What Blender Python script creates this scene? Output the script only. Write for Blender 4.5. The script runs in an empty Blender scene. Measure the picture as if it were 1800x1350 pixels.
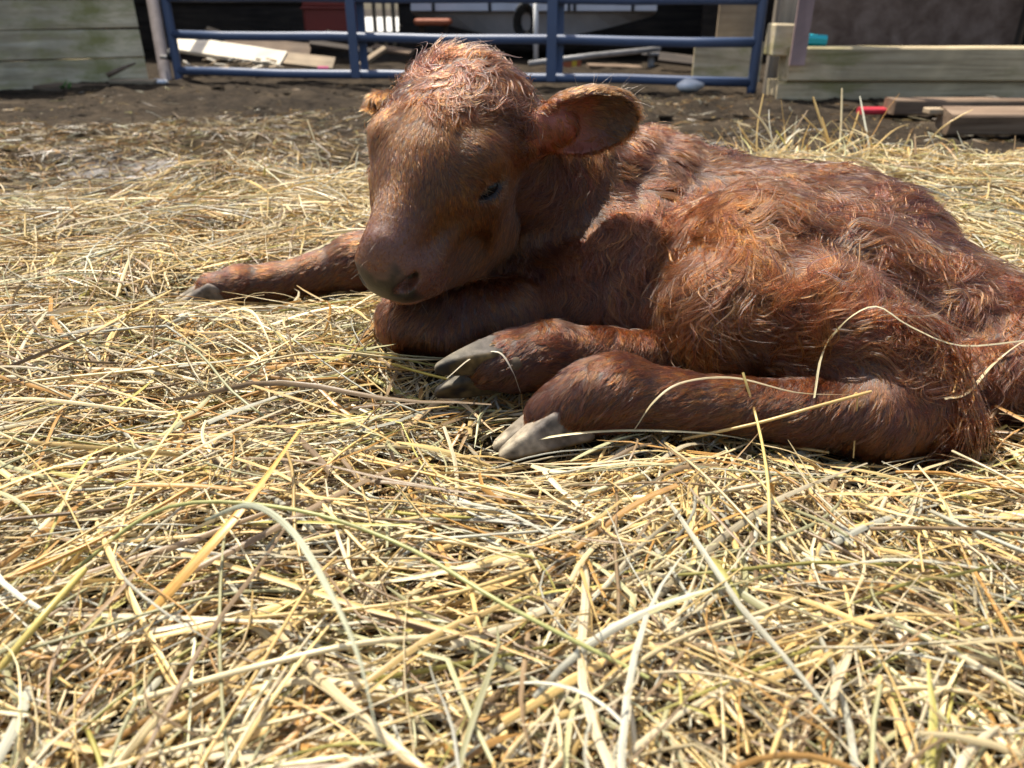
import bpy, math, random
import numpy as np
from mathutils import Vector, Matrix, kdtree

# ------------------------------------------------------------------ camera, sky, sun, exposure
scene = bpy.context.scene
COL = scene.collection
FPX, PITCH, CAMZ = 1360.0, math.radians(26.0), 0.40      # focal length in photo pixels, tilt, height above the yard
cam_data = bpy.data.cameras.new('camera')
cam_data.sensor_width = 36.0
cam_data.lens = 36.0 * FPX / 1800.0
cam_data.clip_start = 0.02
cam_data.clip_end = 400.0
cam_data.dof.use_dof = True
cam_data.dof.focus_distance = 0.66
cam_data.dof.aperture_fstop = 8.5
cam = bpy.data.objects.new('camera', cam_data)
COL.objects.link(cam)
cam.location = (0, 0, CAMZ)
cam.rotation_euler = (math.pi / 2 - PITCH, 0, 0)
scene.camera = cam

SUN_ELEV = math.radians(67.0)
SUN_TO = np.array([-0.66 * math.cos(SUN_ELEV), 0.751 * math.cos(SUN_ELEV), math.sin(SUN_ELEV)])
world = bpy.data.worlds.new('World')
scene.world = world
world.use_nodes = True
wn = world.node_tree.nodes
sky = wn.new('ShaderNodeTexSky')
sky.sky_type = 'NISHITA'
sky.sun_disc = False
sky.dust_density = 3.0
sky.sun_elevation = SUN_ELEV
sky.sun_rotation = math.atan2(SUN_TO[0], SUN_TO[1])
bg = wn['Background']
bg.inputs['Strength'].default_value = 0.14
world.node_tree.links.new(sky.outputs[0], bg.inputs['Color'])
sun_data = bpy.data.lights.new('sun', 'SUN')
sun_data.energy = 5.0
sun_data.angle = math.radians(0.53)
sun_data.color = (1.0, 0.95, 0.87)
sun = bpy.data.objects.new('sun', sun_data)
COL.objects.link(sun)
sun.rotation_euler = Vector(SUN_TO).to_track_quat('Z', 'Y').to_euler()

scene.render.engine = 'CYCLES'
scene.view_settings.view_transform = 'Standard'
scene.view_settings.look = 'None'
scene.view_settings.exposure = 0.74
scene.view_settings.use_white_balance = True
scene.view_settings.white_balance_temperature = 6800.0
scene.view_settings.white_balance_tint = 9.0
scene.view_settings.gamma = 1.0
scene.view_settings.use_curve_mapping = False
cy = scene.cycles
cy.use_denoising = True
try:
    cy.denoiser = 'OPENIMAGEDENOISE'
except Exception:
    pass
cy.max_bounces = 8
cy.diffuse_bounces = 3
cy.glossy_bounces = 3
cy.transmission_bounces = 6
cy.transparent_max_bounces = 8
cy.sample_clamp_indirect = 6.0

RNG = np.random.default_rng(7)
random.seed(7)

# ------------------------------------------------------------------ helpers
CP, SP = math.cos(PITCH), math.sin(PITCH)
def P(px, py, t):
    """real place of something seen at photo pixel (px, py) standing t metres away along the lens axis"""
    a = (px - 900.0) / FPX
    b = (675.0 - py) / FPX
    return np.array([a * t, (CP + b * SP) * t, CAMZ + (-SP + b * CP) * t])
def PY(px, py, Y):
    b = (675.0 - py) / FPX
    return P(px, py, Y / (CP + b * SP))
def PZ(px, py, z):
    b = (675.0 - py) / FPX
    return P(px, py, (z - CAMZ) / (-SP + b * CP))
def to_px(v):
    v = np.asarray(v, float)
    d = v - np.array([0, 0, CAMZ])
    t = d[..., 1] * CP - d[..., 2] * SP
    up = d[..., 1] * SP + d[..., 2] * CP
    return 900 + FPX * d[..., 0] / t, 675 - FPX * up / t, t

def link(o, parent=None):
    COL.objects.link(o)
    if parent is not None:
        o.parent = parent
    return o
def tag(o, label, cat=None, group=None, kind=None):
    if label: o['label'] = label
    if cat: o['category'] = cat
    if group: o['group'] = group
    if kind: o['kind'] = kind
    return o
def empty(name, loc, label, cat, group=None, rot=(0, 0, 0)):
    o = bpy.data.objects.new(name, None)
    o.empty_display_size = 0.05
    link(o)
    o.location = loc
    o.rotation_euler = rot
    return tag(o, label, cat, group)
def mesh_np(name, verts, quads, mat=None, parent=None, smooth=True, tris=None):
    """fast mesh from arrays of points, quads and triangles"""
    me = bpy.data.meshes.new(name)
    verts = np.ascontiguousarray(verts, np.float32)
    q = np.zeros((0, 4), np.int32) if quads is None else np.ascontiguousarray(quads, np.int32)
    tr = np.zeros((0, 3), np.int32) if tris is None else np.ascontiguousarray(tris, np.int32)
    me.vertices.add(len(verts)); me.vertices.foreach_set('co', verts.ravel())
    nl = q.size + tr.size
    me.loops.add(nl); me.loops.foreach_set('vertex_index', np.concatenate([q.ravel(), tr.ravel()]))
    me.polygons.add(len(q) + len(tr))
    st = np.concatenate([np.arange(len(q)) * 4, q.size + np.arange(len(tr)) * 3]).astype(np.int32)
    me.polygons.foreach_set('loop_start', st)
    me.polygons.foreach_set('use_smooth', np.full(len(st), smooth, bool))
    me.update(calc_edges=True)
    me.validate()
    if mat is not None: me.materials.append(mat)
    o = bpy.data.objects.new(name, me)
    return link(o, parent)
def vcolor(me, cols, name='tint'):
    at = me.attributes.new(name, 'FLOAT_COLOR', 'POINT')
    c = np.ones((len(cols), 4), np.float32); c[:, :3] = cols
    at.data.foreach_set('color', c.ravel())

def noise3(p, scale=1.0, seed=0):
    """smooth value noise, vectorised, about -1..1"""
    p = np.asarray(p, float) * scale + seed * 17.31
    i = np.floor(p).astype(np.int64); f = p - i
    f = f * f * (3 - 2 * f)
    def h(a, b, c):
        n = (a * 73856093) ^ (b * 19349663) ^ (c * 83492791) ^ (seed * 2654435)
        n = (n ^ (n >> 13)) * 1274126177 & 0x7fffffff
        n = (n ^ (n >> 16)) & 0xffff
        return n / 32767.5 - 1.0
    r = 0
    for dx in (0, 1):
        for dy in (0, 1):
            for dz in (0, 1):
                w = (f[..., 0] if dx else 1 - f[..., 0]) * (f[..., 1] if dy else 1 - f[..., 1]) * (f[..., 2] if dz else 1 - f[..., 2])
                r = r + w * h(i[..., 0] + dx, i[..., 1] + dy, i[..., 2] + dz)
    return r
def sstep(a, b, x):
    t = np.clip((x - a) / (b - a), 0, 1)
    return t * t * (3 - 2 * t)
def unit(v):
    v = np.asarray(v, float)
    return v / np.maximum(np.linalg.norm(v, axis=-1, keepdims=True), 1e-9)

# ------------------------------------------------------------------ materials
def new_mat(name):
    m = bpy.data.materials.new(name); m.use_nodes = True
    nt = m.node_tree
    return m, nt, nt.nodes['Principled BSDF'], nt.nodes['Material Output']
def nd(nt, typ, **kw):
    n = nt.nodes.new(typ)
    for k, v in kw.items():
        if k in n.inputs: n.inputs[k].default_value = v
        else: setattr(n, k, v)
    return n
def ramp(nt, fac, stops):
    r = nt.nodes.new('ShaderNodeValToRGB')
    while len(r.color_ramp.elements) < len(stops): r.color_ramp.elements.new(0.5)
    for e, (p, c) in zip(r.color_ramp.elements, stops):
        e.position = p; e.color = (*c, 1)
    nt.links.new(fac, r.inputs[0])
    return r
def mixc(nt, fac, a, b, mode='MIX'):
    m = nt.nodes.new('ShaderNodeMix'); m.data_type = 'RGBA'; m.blend_type = mode
    for s, v in ((0, fac), (6, a), (7, b)):
        if hasattr(v, 'is_output'): nt.links.new(v, m.inputs[s])
        elif s == 0: m.inputs[0].default_value = v
        else: m.inputs[s].default_value = (*v, 1)
    return m.outputs[2]
def coords(nt, scale=(1, 1, 1), kind='Object', rot=(0, 0, 0)):
    tc = nt.nodes.new('ShaderNodeTexCoord'); mp = nt.nodes.new('ShaderNodeMapping')
    mp.inputs['Scale'].default_value = scale
    mp.inputs['Rotation'].default_value = rot
    nt.links.new(tc.outputs[kind], mp.inputs[0])
    return mp.outputs[0]
def noise_tex(nt, vec, scale, detail=6, rough=0.6, dist=0.0):
    n = nd(nt, 'ShaderNodeTexNoise', Scale=scale, Detail=detail, Roughness=rough, Distortion=dist)
    nt.links.new(vec, n.inputs['Vector'])
    return n
def bump(nt, bs, height, strength=0.4, dist=0.01):
    b = nd(nt, 'ShaderNodeBump', Strength=strength, Distance=dist)
    nt.links.new(height, b.inputs['Height']); nt.links.new(b.outputs[0], bs.inputs['Normal'])

def wood_mat(name, c1, c2, c3, grain=(3, 40, 40), rough=0.75, moss=None, moss_amt=0.5, bstr=0.5, dirt=None):
    """weathered board: grain runs along the object's local x"""
    m, nt, bs, out = new_mat(name)
    v = coords(nt, grain)
    oi = nt.nodes.new('ShaderNodeObjectInfo')
    sh = nt.nodes.new('ShaderNodeVectorMath'); sh.operation = 'ADD'
    cm = nt.nodes.new('ShaderNodeCombineXYZ')
    mu = nt.nodes.new('ShaderNodeMath'); mu.operation = 'MULTIPLY'; mu.inputs[1].default_value = 37.0
    nt.links.new(oi.outputs['Random'], mu.inputs[0])
    for k in range(3): nt.links.new(mu.outputs[0], cm.inputs[k])
    nt.links.new(v, sh.inputs[0]); nt.links.new(cm.outputs[0], sh.inputs[1])
    n1 = noise_tex(nt, sh.outputs[0], 1.0, 8, 0.65, 0.6)
    v2 = coords(nt, (2.2, 2.8, 2.8)); n2 = noise_tex(nt, v2, 1.0, 5, 0.6, 0.8)
    r = ramp(nt, n1.outputs[0], [(0.25, c1), (0.5, c2), (0.78, c3)])
    col = r.outputs[0]
    rr = ramp(nt, n2.outputs[0], [(0.3, (0.55, 0.55, 0.55)), (0.7, (1.15, 1.12, 1.08))])
    col = mixc(nt, 1.0, col, rr.outputs[0], 'MULTIPLY')
    if moss:
        v3 = coords(nt, (1.6, 3, 5)); n3 = noise_tex(nt, v3, 1.7, 6, 0.7, 0.4)
        rm = ramp(nt, n3.outputs[0], [(0.62 - 0.25 * moss_amt, (0, 0, 0)), (0.8 - 0.25 * moss_amt, (0.85, 0.85, 0.85))])
        col = mixc(nt, rm.outputs[0], col, moss)
    nt.links.new(col, bs.inputs['Base Color'])
    bs.inputs['Roughness'].default_value = rough
    bs.inputs['Specular IOR Level'].default_value = 0.3
    bump(nt, bs, n1.outputs[0], bstr, 0.004)
    return m
def rough_mat(name, stops, scale=8, rough=0.8, bstr=0.4, bdist=0.01, spec=0.3, metallic=0.0):
    m, nt, bs, out = new_mat(name)
    v = coords(nt); n = noise_tex(nt, v, scale, 8, 0.65, 0.3)
    r = ramp(nt, n.outputs[0], stops)
    nt.links.new(r.outputs[0], bs.inputs['Base Color'])
    bs.inputs['Roughness'].default_value = rough
    bs.inputs['Specular IOR Level'].default_value = spec
    bs.inputs['Metallic'].default_value = metallic
    n2 = noise_tex(nt, v, scale * 4, 8, 0.7)
    bump(nt, bs, n2.outputs[0], bstr, bdist)
    return m

def box_arrays(lo, hi, bev=0.004):
    """box with small chamfers: 24 points, 26 faces"""
    lo = np.array(lo, float); hi = np.array(hi, float)
    bev = min(bev, 0.3 * (hi - lo).min())
    import itertools
    V, idx = [], {}
    for s in itertools.product((0, 1), repeat=3):
        for ax in range(3):
            p = np.array([hi[k] if s[k] else lo[k] for k in range(3)])
            for k in range(3):
                if k != ax: p[k] += -bev if s[k] else bev
            idx[(s, ax)] = len(V); V.append(p)
    Q, T = [], []
    for ax in range(3):
        o1, o2 = [k for k in range(3) if k != ax]
        for sd in (0, 1):
            f = []
            for a, b in ((0, 0), (1, 0), (1, 1), (0, 1)):
                s = [0, 0, 0]; s[ax] = sd; s[o1] = a; s[o2] = b
                f.append(idx[(tuple(s), ax)])
            Q.append(f if (sd == 1) == (ax != 1) else f[::-1])
        for a in (0, 1):
            for b in (0, 1):
                s0 = [0, 0, 0]; s1 = [0, 0, 0]; s1[ax] = 1
                for s in (s0, s1): s[o1] = a; s[o2] = b
                s0, s1 = tuple(s0), tuple(s1)
                f = [idx[(s0, o1)], idx[(s1, o1)], idx[(s1, o2)], idx[(s0, o2)]]
                n = np.cross(V[f[1]] - V[f[0]], V[f[2]] - V[f[0]])
                c = (V[f[0]] + V[f[2]]) / 2 - (lo + hi) / 2; c[ax] = 0
                Q.append(f if n @ c > 0 else f[::-1])
    for s in itertools.product((0, 1), repeat=3):
        f = [idx[(s, k)] for k in range(3)]
        n = np.cross(V[f[1]] - V[f[0]], V[f[2]] - V[f[0]])
        T.append(f if n @ (np.array(s) - 0.5) > 0 else f[::-1])
    return np.array(V), np.array(Q), np.array(T)
def board(name, size, mat, loc=(0, 0, 0), rot=(0, 0, 0), parent=None, bev=0.004, warp=0.0, seg=8):
    """a sawn board centred on its own origin, length along x; with warp it is cut into segments and slightly bent"""
    sx, sy, sz = size
    if warp <= 0:
        V, Q, T = box_arrays((-sx / 2, -sy / 2, -sz / 2), (sx / 2, sy / 2, sz / 2), bev)
        o = mesh_np(name, V, Q, mat, parent, False, T)
    else:
        b = min(bev, 0.3 * min(sy, sz))
        ring = [(-sy/2+b, -sz/2), (sy/2-b, -sz/2), (sy/2, -sz/2+b), (sy/2, sz/2-b), (sy/2-b, sz/2), (-sy/2+b, sz/2), (-sy/2, sz/2-b), (-sy/2, -sz/2+b)]
        R = np.array(ring); n = len(R); V = []
        s0 = RNG.integers(0, 999)
        for k in range(seg + 1):
            x = -sx / 2 + sx * k / seg
            w = noise3(np.array([[x * 1.3, s0, 0.5], [x * 1.1, s0, 9.5], [x * 9, s0, 3.5], [x * 9, s0, 5.5]]), 1.0, 3)
            for j, (y, z) in enumerate(R):
                e = warp * 0.35 * noise3(np.array([[x * 14, j * 3.1, s0]]), 1.0, 5)[0]
                V.append((x, y + warp * w[0] + (e if abs(y) > sy * .3 else 0), z + warp * w[1] + e))
        Q = [[k * n + j, k * n + (j + 1) % n, (k + 1) * n + (j + 1) % n, (k + 1) * n + j] for k in range(seg) for j in range(n)]
        Q = [q[::-1] for q in Q]
        c0, c1 = len(V), len(V) + 1
        V += [(-sx / 2, 0, 0), (sx / 2, 0, 0)]
        T = [[c0, j, (j + 1) % n] for j in range(n)] + [[c1, seg * n + (j + 1) % n, seg * n + j] for j in range(n)]
        T = [t[::-1] for t in T]
        o = mesh_np(name, V, Q, mat, parent, False, T)
    o.location = loc; o.rotation_euler = rot
    return o
def tube_arrays(pts, rad, n=8, cap=True):
    pts = np.array(pts, float); rad = np.broadcast_to(np.array(rad, float), (len(pts),))
    V = []
    ref = np.array([0.13, 0.21, 1.0])
    for k in range(len(pts)):
        d = unit(pts[min(k + 1, len(pts) - 1)] - pts[max(k - 1, 0)])
        a = np.cross(d, ref)
        if np.linalg.norm(a) < 0.1: a = np.cross(d, (1, 0, 0))
        a = unit(a); b = np.cross(d, a)
        for j in range(n):
            th = 2 * math.pi * j / n
            V.append(pts[k] + rad[k] * (math.cos(th) * a + math.sin(th) * b))
    Q = [[k * n + j, k * n + (j + 1) % n, (k + 1) * n + (j + 1) % n, (k + 1) * n + j] for k in range(len(pts) - 1) for j in range(n)]
    T = []
    if cap:
        c0 = len(V); V += [pts[0], pts[-1]]
        e = (len(pts) - 1) * n
        T = [[c0, (j + 1) % n, j] for j in range(n)] + [[c0 + 1, e + j, e + (j + 1) % n] for j in range(n)]
    return np.array(V), np.array(Q), np.array(T) if T else None
def tube(name, pts, rad, mat, parent=None, n=12):
    V, Q, T = tube_arrays(pts, rad, n)
    return mesh_np(name, V, Q, mat, parent, True, T)
# ------------------------------------------------------------------ ground: muddy yard with the straw bed's mound
def yard_z(x, y):
    p = np.stack([x, y, np.zeros_like(x)], -1)
    z = 0.02 + 0.035 * sstep(2.2, 3.6, y)
    rough = sstep(1.2, 1.8, y) * sstep(7, 5, y)
    z = z + rough * (0.013 * noise3(p, 5, 41) + 0.013 * noise3(p, 12, 42) + 0.010 * np.abs(noise3(p, 27, 43)) + 0.004 * noise3(p, 55, 44))
    return z
def wet_patch(x, y): return np.minimum(1.0, 1.5 * np.exp(-(((x + 0.74) / 0.13) ** 2 + ((y - 1.62) / 0.055) ** 2)) + 1.2 * np.exp(-(((x + 1.12) / 0.16) ** 2 + ((y - 1.60) / 0.08) ** 2)))
def ash_patch(x, y): return np.minimum(1.0, 1.3 * np.exp(-(((x + 1.00) / 0.17) ** 2 + ((y - 1.40) / 0.10) ** 2)) + np.exp(-(((x + 0.82) / 0.16) ** 2 + ((y - 1.86) / 0.10) ** 2)))
PRESS = [(P(880, 775, 0.60)[:2], P(1640, 790, 0.60)[:2], 0.020), (P(865, 790, 0.60)[:2], P(1000, 780, 0.60)[:2], 0.032), (P(750, 680, 0.67)[:2], P(900, 690, 0.68)[:2], 0.024), (P(300, 530, 0.91)[:2], P(620, 500, 0.94)[:2], 0.030)]
def bed_thick(x, y):
    p = np.stack([x, y, np.zeros_like(x)], -1)
    e = 0.15 * noise3(p, 2.3, 51) + 0.10 * noise3(p, 7, 52) + 0.04 * noise3(p, 17, 55)
    right = sstep(0.15, 0.5, x)
    edge = 1.52 + 0.02 * right - 0.16 * sstep(-0.5, -1.0, x)
    k = sstep(edge + 0.16, edge - 0.06, y + e)
    th = 0.066 + 0.035 * right * sstep(1.1, 1.5, y) + 0.016 * noise3(p, 4.5, 53) + 0.012 * noise3(p, 10, 54)
    hollow = wet_patch(x, y) * 0.08
    press = np.zeros_like(th)                                     # pressed down where the calf's legs rest
    for (a, b, w) in PRESS:
        ab = b - a; t = np.clip(((x - a[0]) * ab[0] + (y - a[1]) * ab[1]) / (ab @ ab), 0, 1)
        d = np.hypot(x - a[0] - t * ab[0], y - a[1] - t * ab[1])
        press = np.maximum(press, w * np.exp(-(d / 0.065) ** 2))
    return np.maximum(th - hollow - press, 0) * k
def old_thick(x, y):
    p = np.stack([x, y, np.zeros_like(x)], -1)
    k = sstep(-0.20, -0.75, x + 0.25 * noise3(p, 2.1, 56)) * sstep(3.0, 2.2, y + 0.25 * noise3(p, 2.7, 57)) * sstep(0.9, 1.4, y)
    return k * (0.04 + 0.025 * noise3(p, 4, 58))
def bed_z(x, y):
    return yard_z(x, y) + np.maximum(bed_thick(x, y), old_thick(x, y))
gx = np.concatenate([[-45, -20, -8, -4.5], np.arange(-3.2, 3.2001, 0.02), [4.5, 8, 20, 45]])
gy = np.concatenate([[-20, -6, -1.5], np.arange(0.0, 4.9, 0.0175), [5.2, 5.6, 6, 6.5, 7, 8, 9, 10, 14, 25, 60, 120]])
X, Y = np.meshgrid(gx, gy, indexing='ij')
Z = bed_z(X.ravel(), Y.ravel()).reshape(X.shape)
nx_, ny_ = X.shape
idx = np.arange(nx_ * ny_).reshape(nx_, ny_)
gq = np.stack([idx[:-1, :-1], idx[1:, :-1], idx[1:, 1:], idx[:-1, 1:]], -1).reshape(-1, 4)
m, nt, bs, out = new_mat('mud')
v = coords(nt)
n1 = noise_tex(nt, v, 4.5, 10, 0.72, 0.8); n2 = noise_tex(nt, v, 45, 8, 0.7)
n3 = noise_tex(nt, coords(nt, (20, 90, 50), rot=(0, 0, 0.5)), 1.0, 6, 0.7, 1.2)
r1 = ramp(nt, n1.outputs[0], [(0.30, (0.012, 0.0085, 0.0055)), (0.48, (0.034, 0.0245, 0.0155)), (0.62, (0.060, 0.044, 0.028)), (0.75, (0.105, 0.080, 0.052))])
r2 = ramp(nt, n2.outputs[0], [(0.3, (0.45, 0.45, 0.45)), (0.7, (1.35, 1.33, 1.3))])
c = mixc(nt, 1.0, r1.outputs[0], r2.outputs[0], 'MULTIPLY')
r3 = ramp(nt, n3.outputs[0], [(0.60, (0, 0, 0)), (0.72, (0.55, 0.55, 0.55))])
c = mixc(nt, r3.outputs[0], c, (0.25, 0.185, 0.095))
at = nd(nt, 'ShaderNodeAttribute', attribute_name='tint')
sepx = nt.nodes.new('ShaderNodeSeparateColor'); nt.links.new(at.outputs['Color'], sepx.inputs[0])
c = mixc(nt, sepx.outputs[0], c, mixc(nt, n2.outputs[0], (0.022, 0.015, 0.008), (0.095, 0.066, 0.032)))
c = mixc(nt, sepx.outputs[1], c, (0.42, 0.40, 0.38))
nt.links.new(c, bs.inputs['Base Color'])
bs.inputs['Roughness'].default_value = 0.85
bs.inputs['Specular IOR Level'].default_value = 0.12
bump(nt, bs, n2.outputs[0], 0.9, 0.02)
ground = mesh_np('ground', np.stack([X, Y, Z], -1).reshape(-1, 3), gq, m)
ground['kind'] = 'structure'
xr, yr = X.ravel(), Y.ravel()
gc = np.zeros((len(xr), 3))
gc[:, 0] = (1 - wet_patch(xr, yr)) * np.clip(np.maximum(bed_thick(xr, yr) / 0.03, old_thick(xr, yr) / 0.05), 0, 1)
ashp = np.stack([xr, yr, 0 * xr], -1)
gc[:, 1] = np.clip(ash_patch(xr, yr) * (0.6 + 0.5 * noise3(ashp, 24, 63)), 0, 0.8) + 0.4 * sstep(0.15, 0.5, noise3(ashp, 5.5, 61) + 0.6 * noise3(ashp, 17, 62)) * sstep(-0.35, -0.7, xr) * sstep(1.15, 1.4, yr) * sstep(2.2, 1.8, yr) * 0.7
vcolor(ground.data, gc)

# ------------------------------------------------------------------ materials of the barn
W_GREY = wood_mat('weathered_siding', (0.36, 0.28, 0.165), (0.66, 0.555, 0.37), (0.82, 0.73, 0.54), (2.5, 30, 34), moss=(0.27, 0.255, 0.075), moss_amt=0.50)
W_BEAM = wood_mat('weathered_beam', (0.24, 0.185, 0.105), (0.54, 0.44, 0.275), (0.74, 0.63, 0.43), (2.0, 46, 46), moss=(0.15, 0.155, 0.035), moss_amt=0.42)
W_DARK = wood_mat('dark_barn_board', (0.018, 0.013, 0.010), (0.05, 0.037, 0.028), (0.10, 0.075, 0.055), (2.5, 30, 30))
W_TAN = wood_mat('tan_board', (0.20, 0.14, 0.09), (0.34, 0.26, 0.17), (0.45, 0.36, 0.25), (2, 24, 24))
W_NEW = wood_mat('new_white_board', (0.62, 0.55, 0.44), (0.74, 0.68, 0.56), (0.80, 0.75, 0.64), (2, 30, 30), bstr=0.15)
W_BROWN = wood_mat('brown_board', (0.09, 0.055, 0.035), (0.19, 0.13, 0.085), (0.32, 0.24, 0.17), (3, 40, 40))
W_PINK = wood_mat('mauve_board', (0.24, 0.165, 0.16), (0.33, 0.235, 0.225), (0.40, 0.29, 0.275), (2, 20, 20), bstr=0.2)
W_POST = wood_mat('grey_post_wood', (0.15, 0.125, 0.095), (0.28, 0.24, 0.19), (0.38, 0.33, 0.26), (2.4, 44, 44))
PANEL = rough_mat('stained_panel', [(0.25, (0.09, 0.055, 0.038)), (0.5, (0.20, 0.135, 0.10)), (0.75, (0.32, 0.235, 0.185))], 7, 0.85)
def paint_mat(name, col, rough=0.4, wear=(0.10, 0.06, 0.04), amt=0.5, spec=0.5):
    m, nt, bs, out = new_mat(name)
    v = coords(nt); n = noise_tex(nt, v, 22, 8, 0.7); n2 = noise_tex(nt, v, 6, 5, 0.6)
    r = ramp(nt, n.outputs[0], [(0.74 - 0.15 * amt, (0, 0, 0)), (0.80 - 0.12 * amt, (1, 1, 1))])
    a = mixc(nt, n2.outputs[0], tuple(0.7 * k for k in col), tuple(min(1, 1.25 * k) for k in col))
    nt.links.new(mixc(nt, r.outputs[0], a, wear), bs.inputs['Base Color'])
    bs.inputs['Roughness'].default_value = rough; bs.inputs['Specular IOR Level'].default_value = spec
    bump(nt, bs, n.outputs[0], 0.15, 0.002)
    return m
BLUE = paint_mat('blue_gate_paint', (0.062, 0.092, 0.165), 0.45)
RED = paint_mat('red_paint', (0.22, 0.028, 0.018), 0.55)
WHITE = paint_mat('white_hull', (0.52, 0.52, 0.55), 0.4, (0.35, 0.33, 0.30), 0.2)
STEEL = rough_mat('grey_steel', [(0.3, (0.16, 0.155, 0.15)), (0.7, (0.34, 0.33, 0.32))], 14, 0.5, 0.2, 0.002, 0.5)
POSTM = rough_mat('mauve_grey_post', [(0.3, (0.16, 0.135, 0.13)), (0.7, (0.30, 0.265, 0.26))], 10, 0.6, 0.2, 0.002)
BLACK = rough_mat('black_rubber', [(0.3, (0.012, 0.012, 0.012)), (0.7, (0.03, 0.03, 0.03))], 20, 0.7)
PLASTIC = rough_mat('whitish_plastic', [(0.3, (0.55, 0.57, 0.58)), (0.7, (0.78, 0.79, 0.80))], 9, 0.35, 0.3, 0.006, 0.5)
CYAN = rough_mat('cyan_plastic', [(0.3, (0.01, 0.30, 0.36)), (0.7, (0.02, 0.42, 0.48))], 9, 0.4, 0.2, 0.002)
REDP = rough_mat('red_plastic', [(0.3, (0.42, 0.025, 0.04)), (0.7, (0.58, 0.05, 0.07))], 9, 0.4, 0.2, 0.002)
ORANGE = rough_mat('orange_card', [(0.3, (0.30, 0.085, 0.04)), (0.7, (0.40, 0.12, 0.055))], 9, 0.6)
YELLOW = rough_mat('yellow_label', [(0.3, (0.55, 0.38, 0.03)), (0.7, (0.62, 0.45, 0.05))], 9, 0.6)
MAGENTA = rough_mat('magenta_scrap', [(0.3, (0.30, 0.02, 0.10)), (0.7, (0.42, 0.04, 0.15))], 9, 0.6)

def along(a, b):
    a, b = np.array(a, float), np.array(b, float); d = b - a
    return math.atan2(d[1], d[0])
def rel(o, root):
    """keep world placing under an unrotated empty"""
    o.parent = root; o.matrix_parent_inverse = Matrix.Translation(root.location).inverted()
    return o

# ------------------------------------------------------------------ left: clapboard wall
wa, wb = np.array([-3.05, 3.18]), np.array([-1.85, 4.22])
wdir = unit(wb - wa); wang = math.atan2(wdir[1], wdir[0]); wl = np.linalg.norm(wb - wa)
wall = empty('plank_wall', (wa[0], wa[1], 0.05), 'grey weathered plank wall with green moss beside the gate post', 'wall')
wm = (wa + wb) / 2
for k in range(9):
    h = 0.130; z = 0.045 + 0.128 * k + h / 2
    off = 0.004 * (k % 2) + 0.003 * random.random()
    n2 = np.array([wdir[1], -wdir[0]]) * off
    rel(board('plank', (wl + random.uniform(-0.01, 0.012), 0.022, h - 0.004 - 0.003 * random.random()), W_GREY, (wm[0] + n2[0], wm[1] + n2[1], z),
              (random.uniform(-0.05, -0.03), random.uniform(-0.006, 0.006), wang), warp=0.004, seg=14), wall)
for s in (0.08, 0.5, 0.93):
    p = wa + wdir * wl * s - np.array([wdir[1], -wdir[0]]) * 0.05
    rel(board('stud', (1.25, 0.05, 0.06), W_DARK, (p[0], p[1], 0.66), (0, math.pi / 2, wang)), wall)
pb, pt = P(293, 143, 4.02), P(258, -60, 4.08)
gpost = tube('gate_post', [pb + (pb - pt) * 0.2, pb, pt, pt + (pt - pb) * 3.2], 0.031, POSTM, n=14)
tag(gpost, 'leaning mauve grey post at the end of the mossy plank wall', 'post')

# ------------------------------------------------------------------ the blue tube gate
GL, GR = np.array([-1.725, 4.30]), np.array([1.075, 3.70])
gdir = unit(GR - GL); glen = np.linalg.norm(GR - GL)
gate = empty('gate', (GL[0], GL[1], 0.05), 'blue tubular steel farm gate closed across the barn opening', 'gate')
def gp3(s, z, off=0.0):
    q = GL + gdir * glen * s + np.array([gdir[1], -gdir[0]]) * off
    return np.array([q[0], q[1], z])
for z0, z1 in ((0.100, 0.098), (0.272, 0.258), (0.445, 0.425), (0.66, 0.64), (0.90, 0.88), (1.16, 1.14)):
    rel(tube('rail', [gp3(k / 10, z0 + (z1 - z0) * k / 10 + 0.003 * math.sin(k * 1.7 + z0 * 9)) for k in range(11)], 0.0210, BLUE, n=12), gate)
for s in (0.0, 1.0):
    rel(tube('upright', [gp3(s, 0.045), gp3(s, 0.07), gp3(s, 0.5), gp3(s, 1.19)], 0.0225, BLUE, n=12), gate)
for s in (0.345, 0.683):
    c = gp3(s, 0.63, 0.028)
    rel(board('brace', (1.09, 0.046, 0.012), BLUE, tuple(c), (0, math.pi / 2, math.atan2(gdir[1], gdir[0]) + math.pi / 2), bev=0.002), gate)
    c = gp3(s + 0.009, 0.63, -0.03)
    rel(board('brace', (1.09, 0.04, 0.010), BLUE, tuple(c), (0, math.pi / 2, math.atan2(gdir[1], gdir[0]) + math.pi / 2), bev=0.002), gate)
rel(tube('hinge', [P(283, 100, 3.98), P(292, 101, 3.97), P(305, 99, 3.97)], 0.011, STEEL, n=10), gate)
rel(tube('hinge_pin', [P(297, 88, 3.96), P(298, 104, 3.96)], 0.013, BLACK, n=10), gate)

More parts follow.
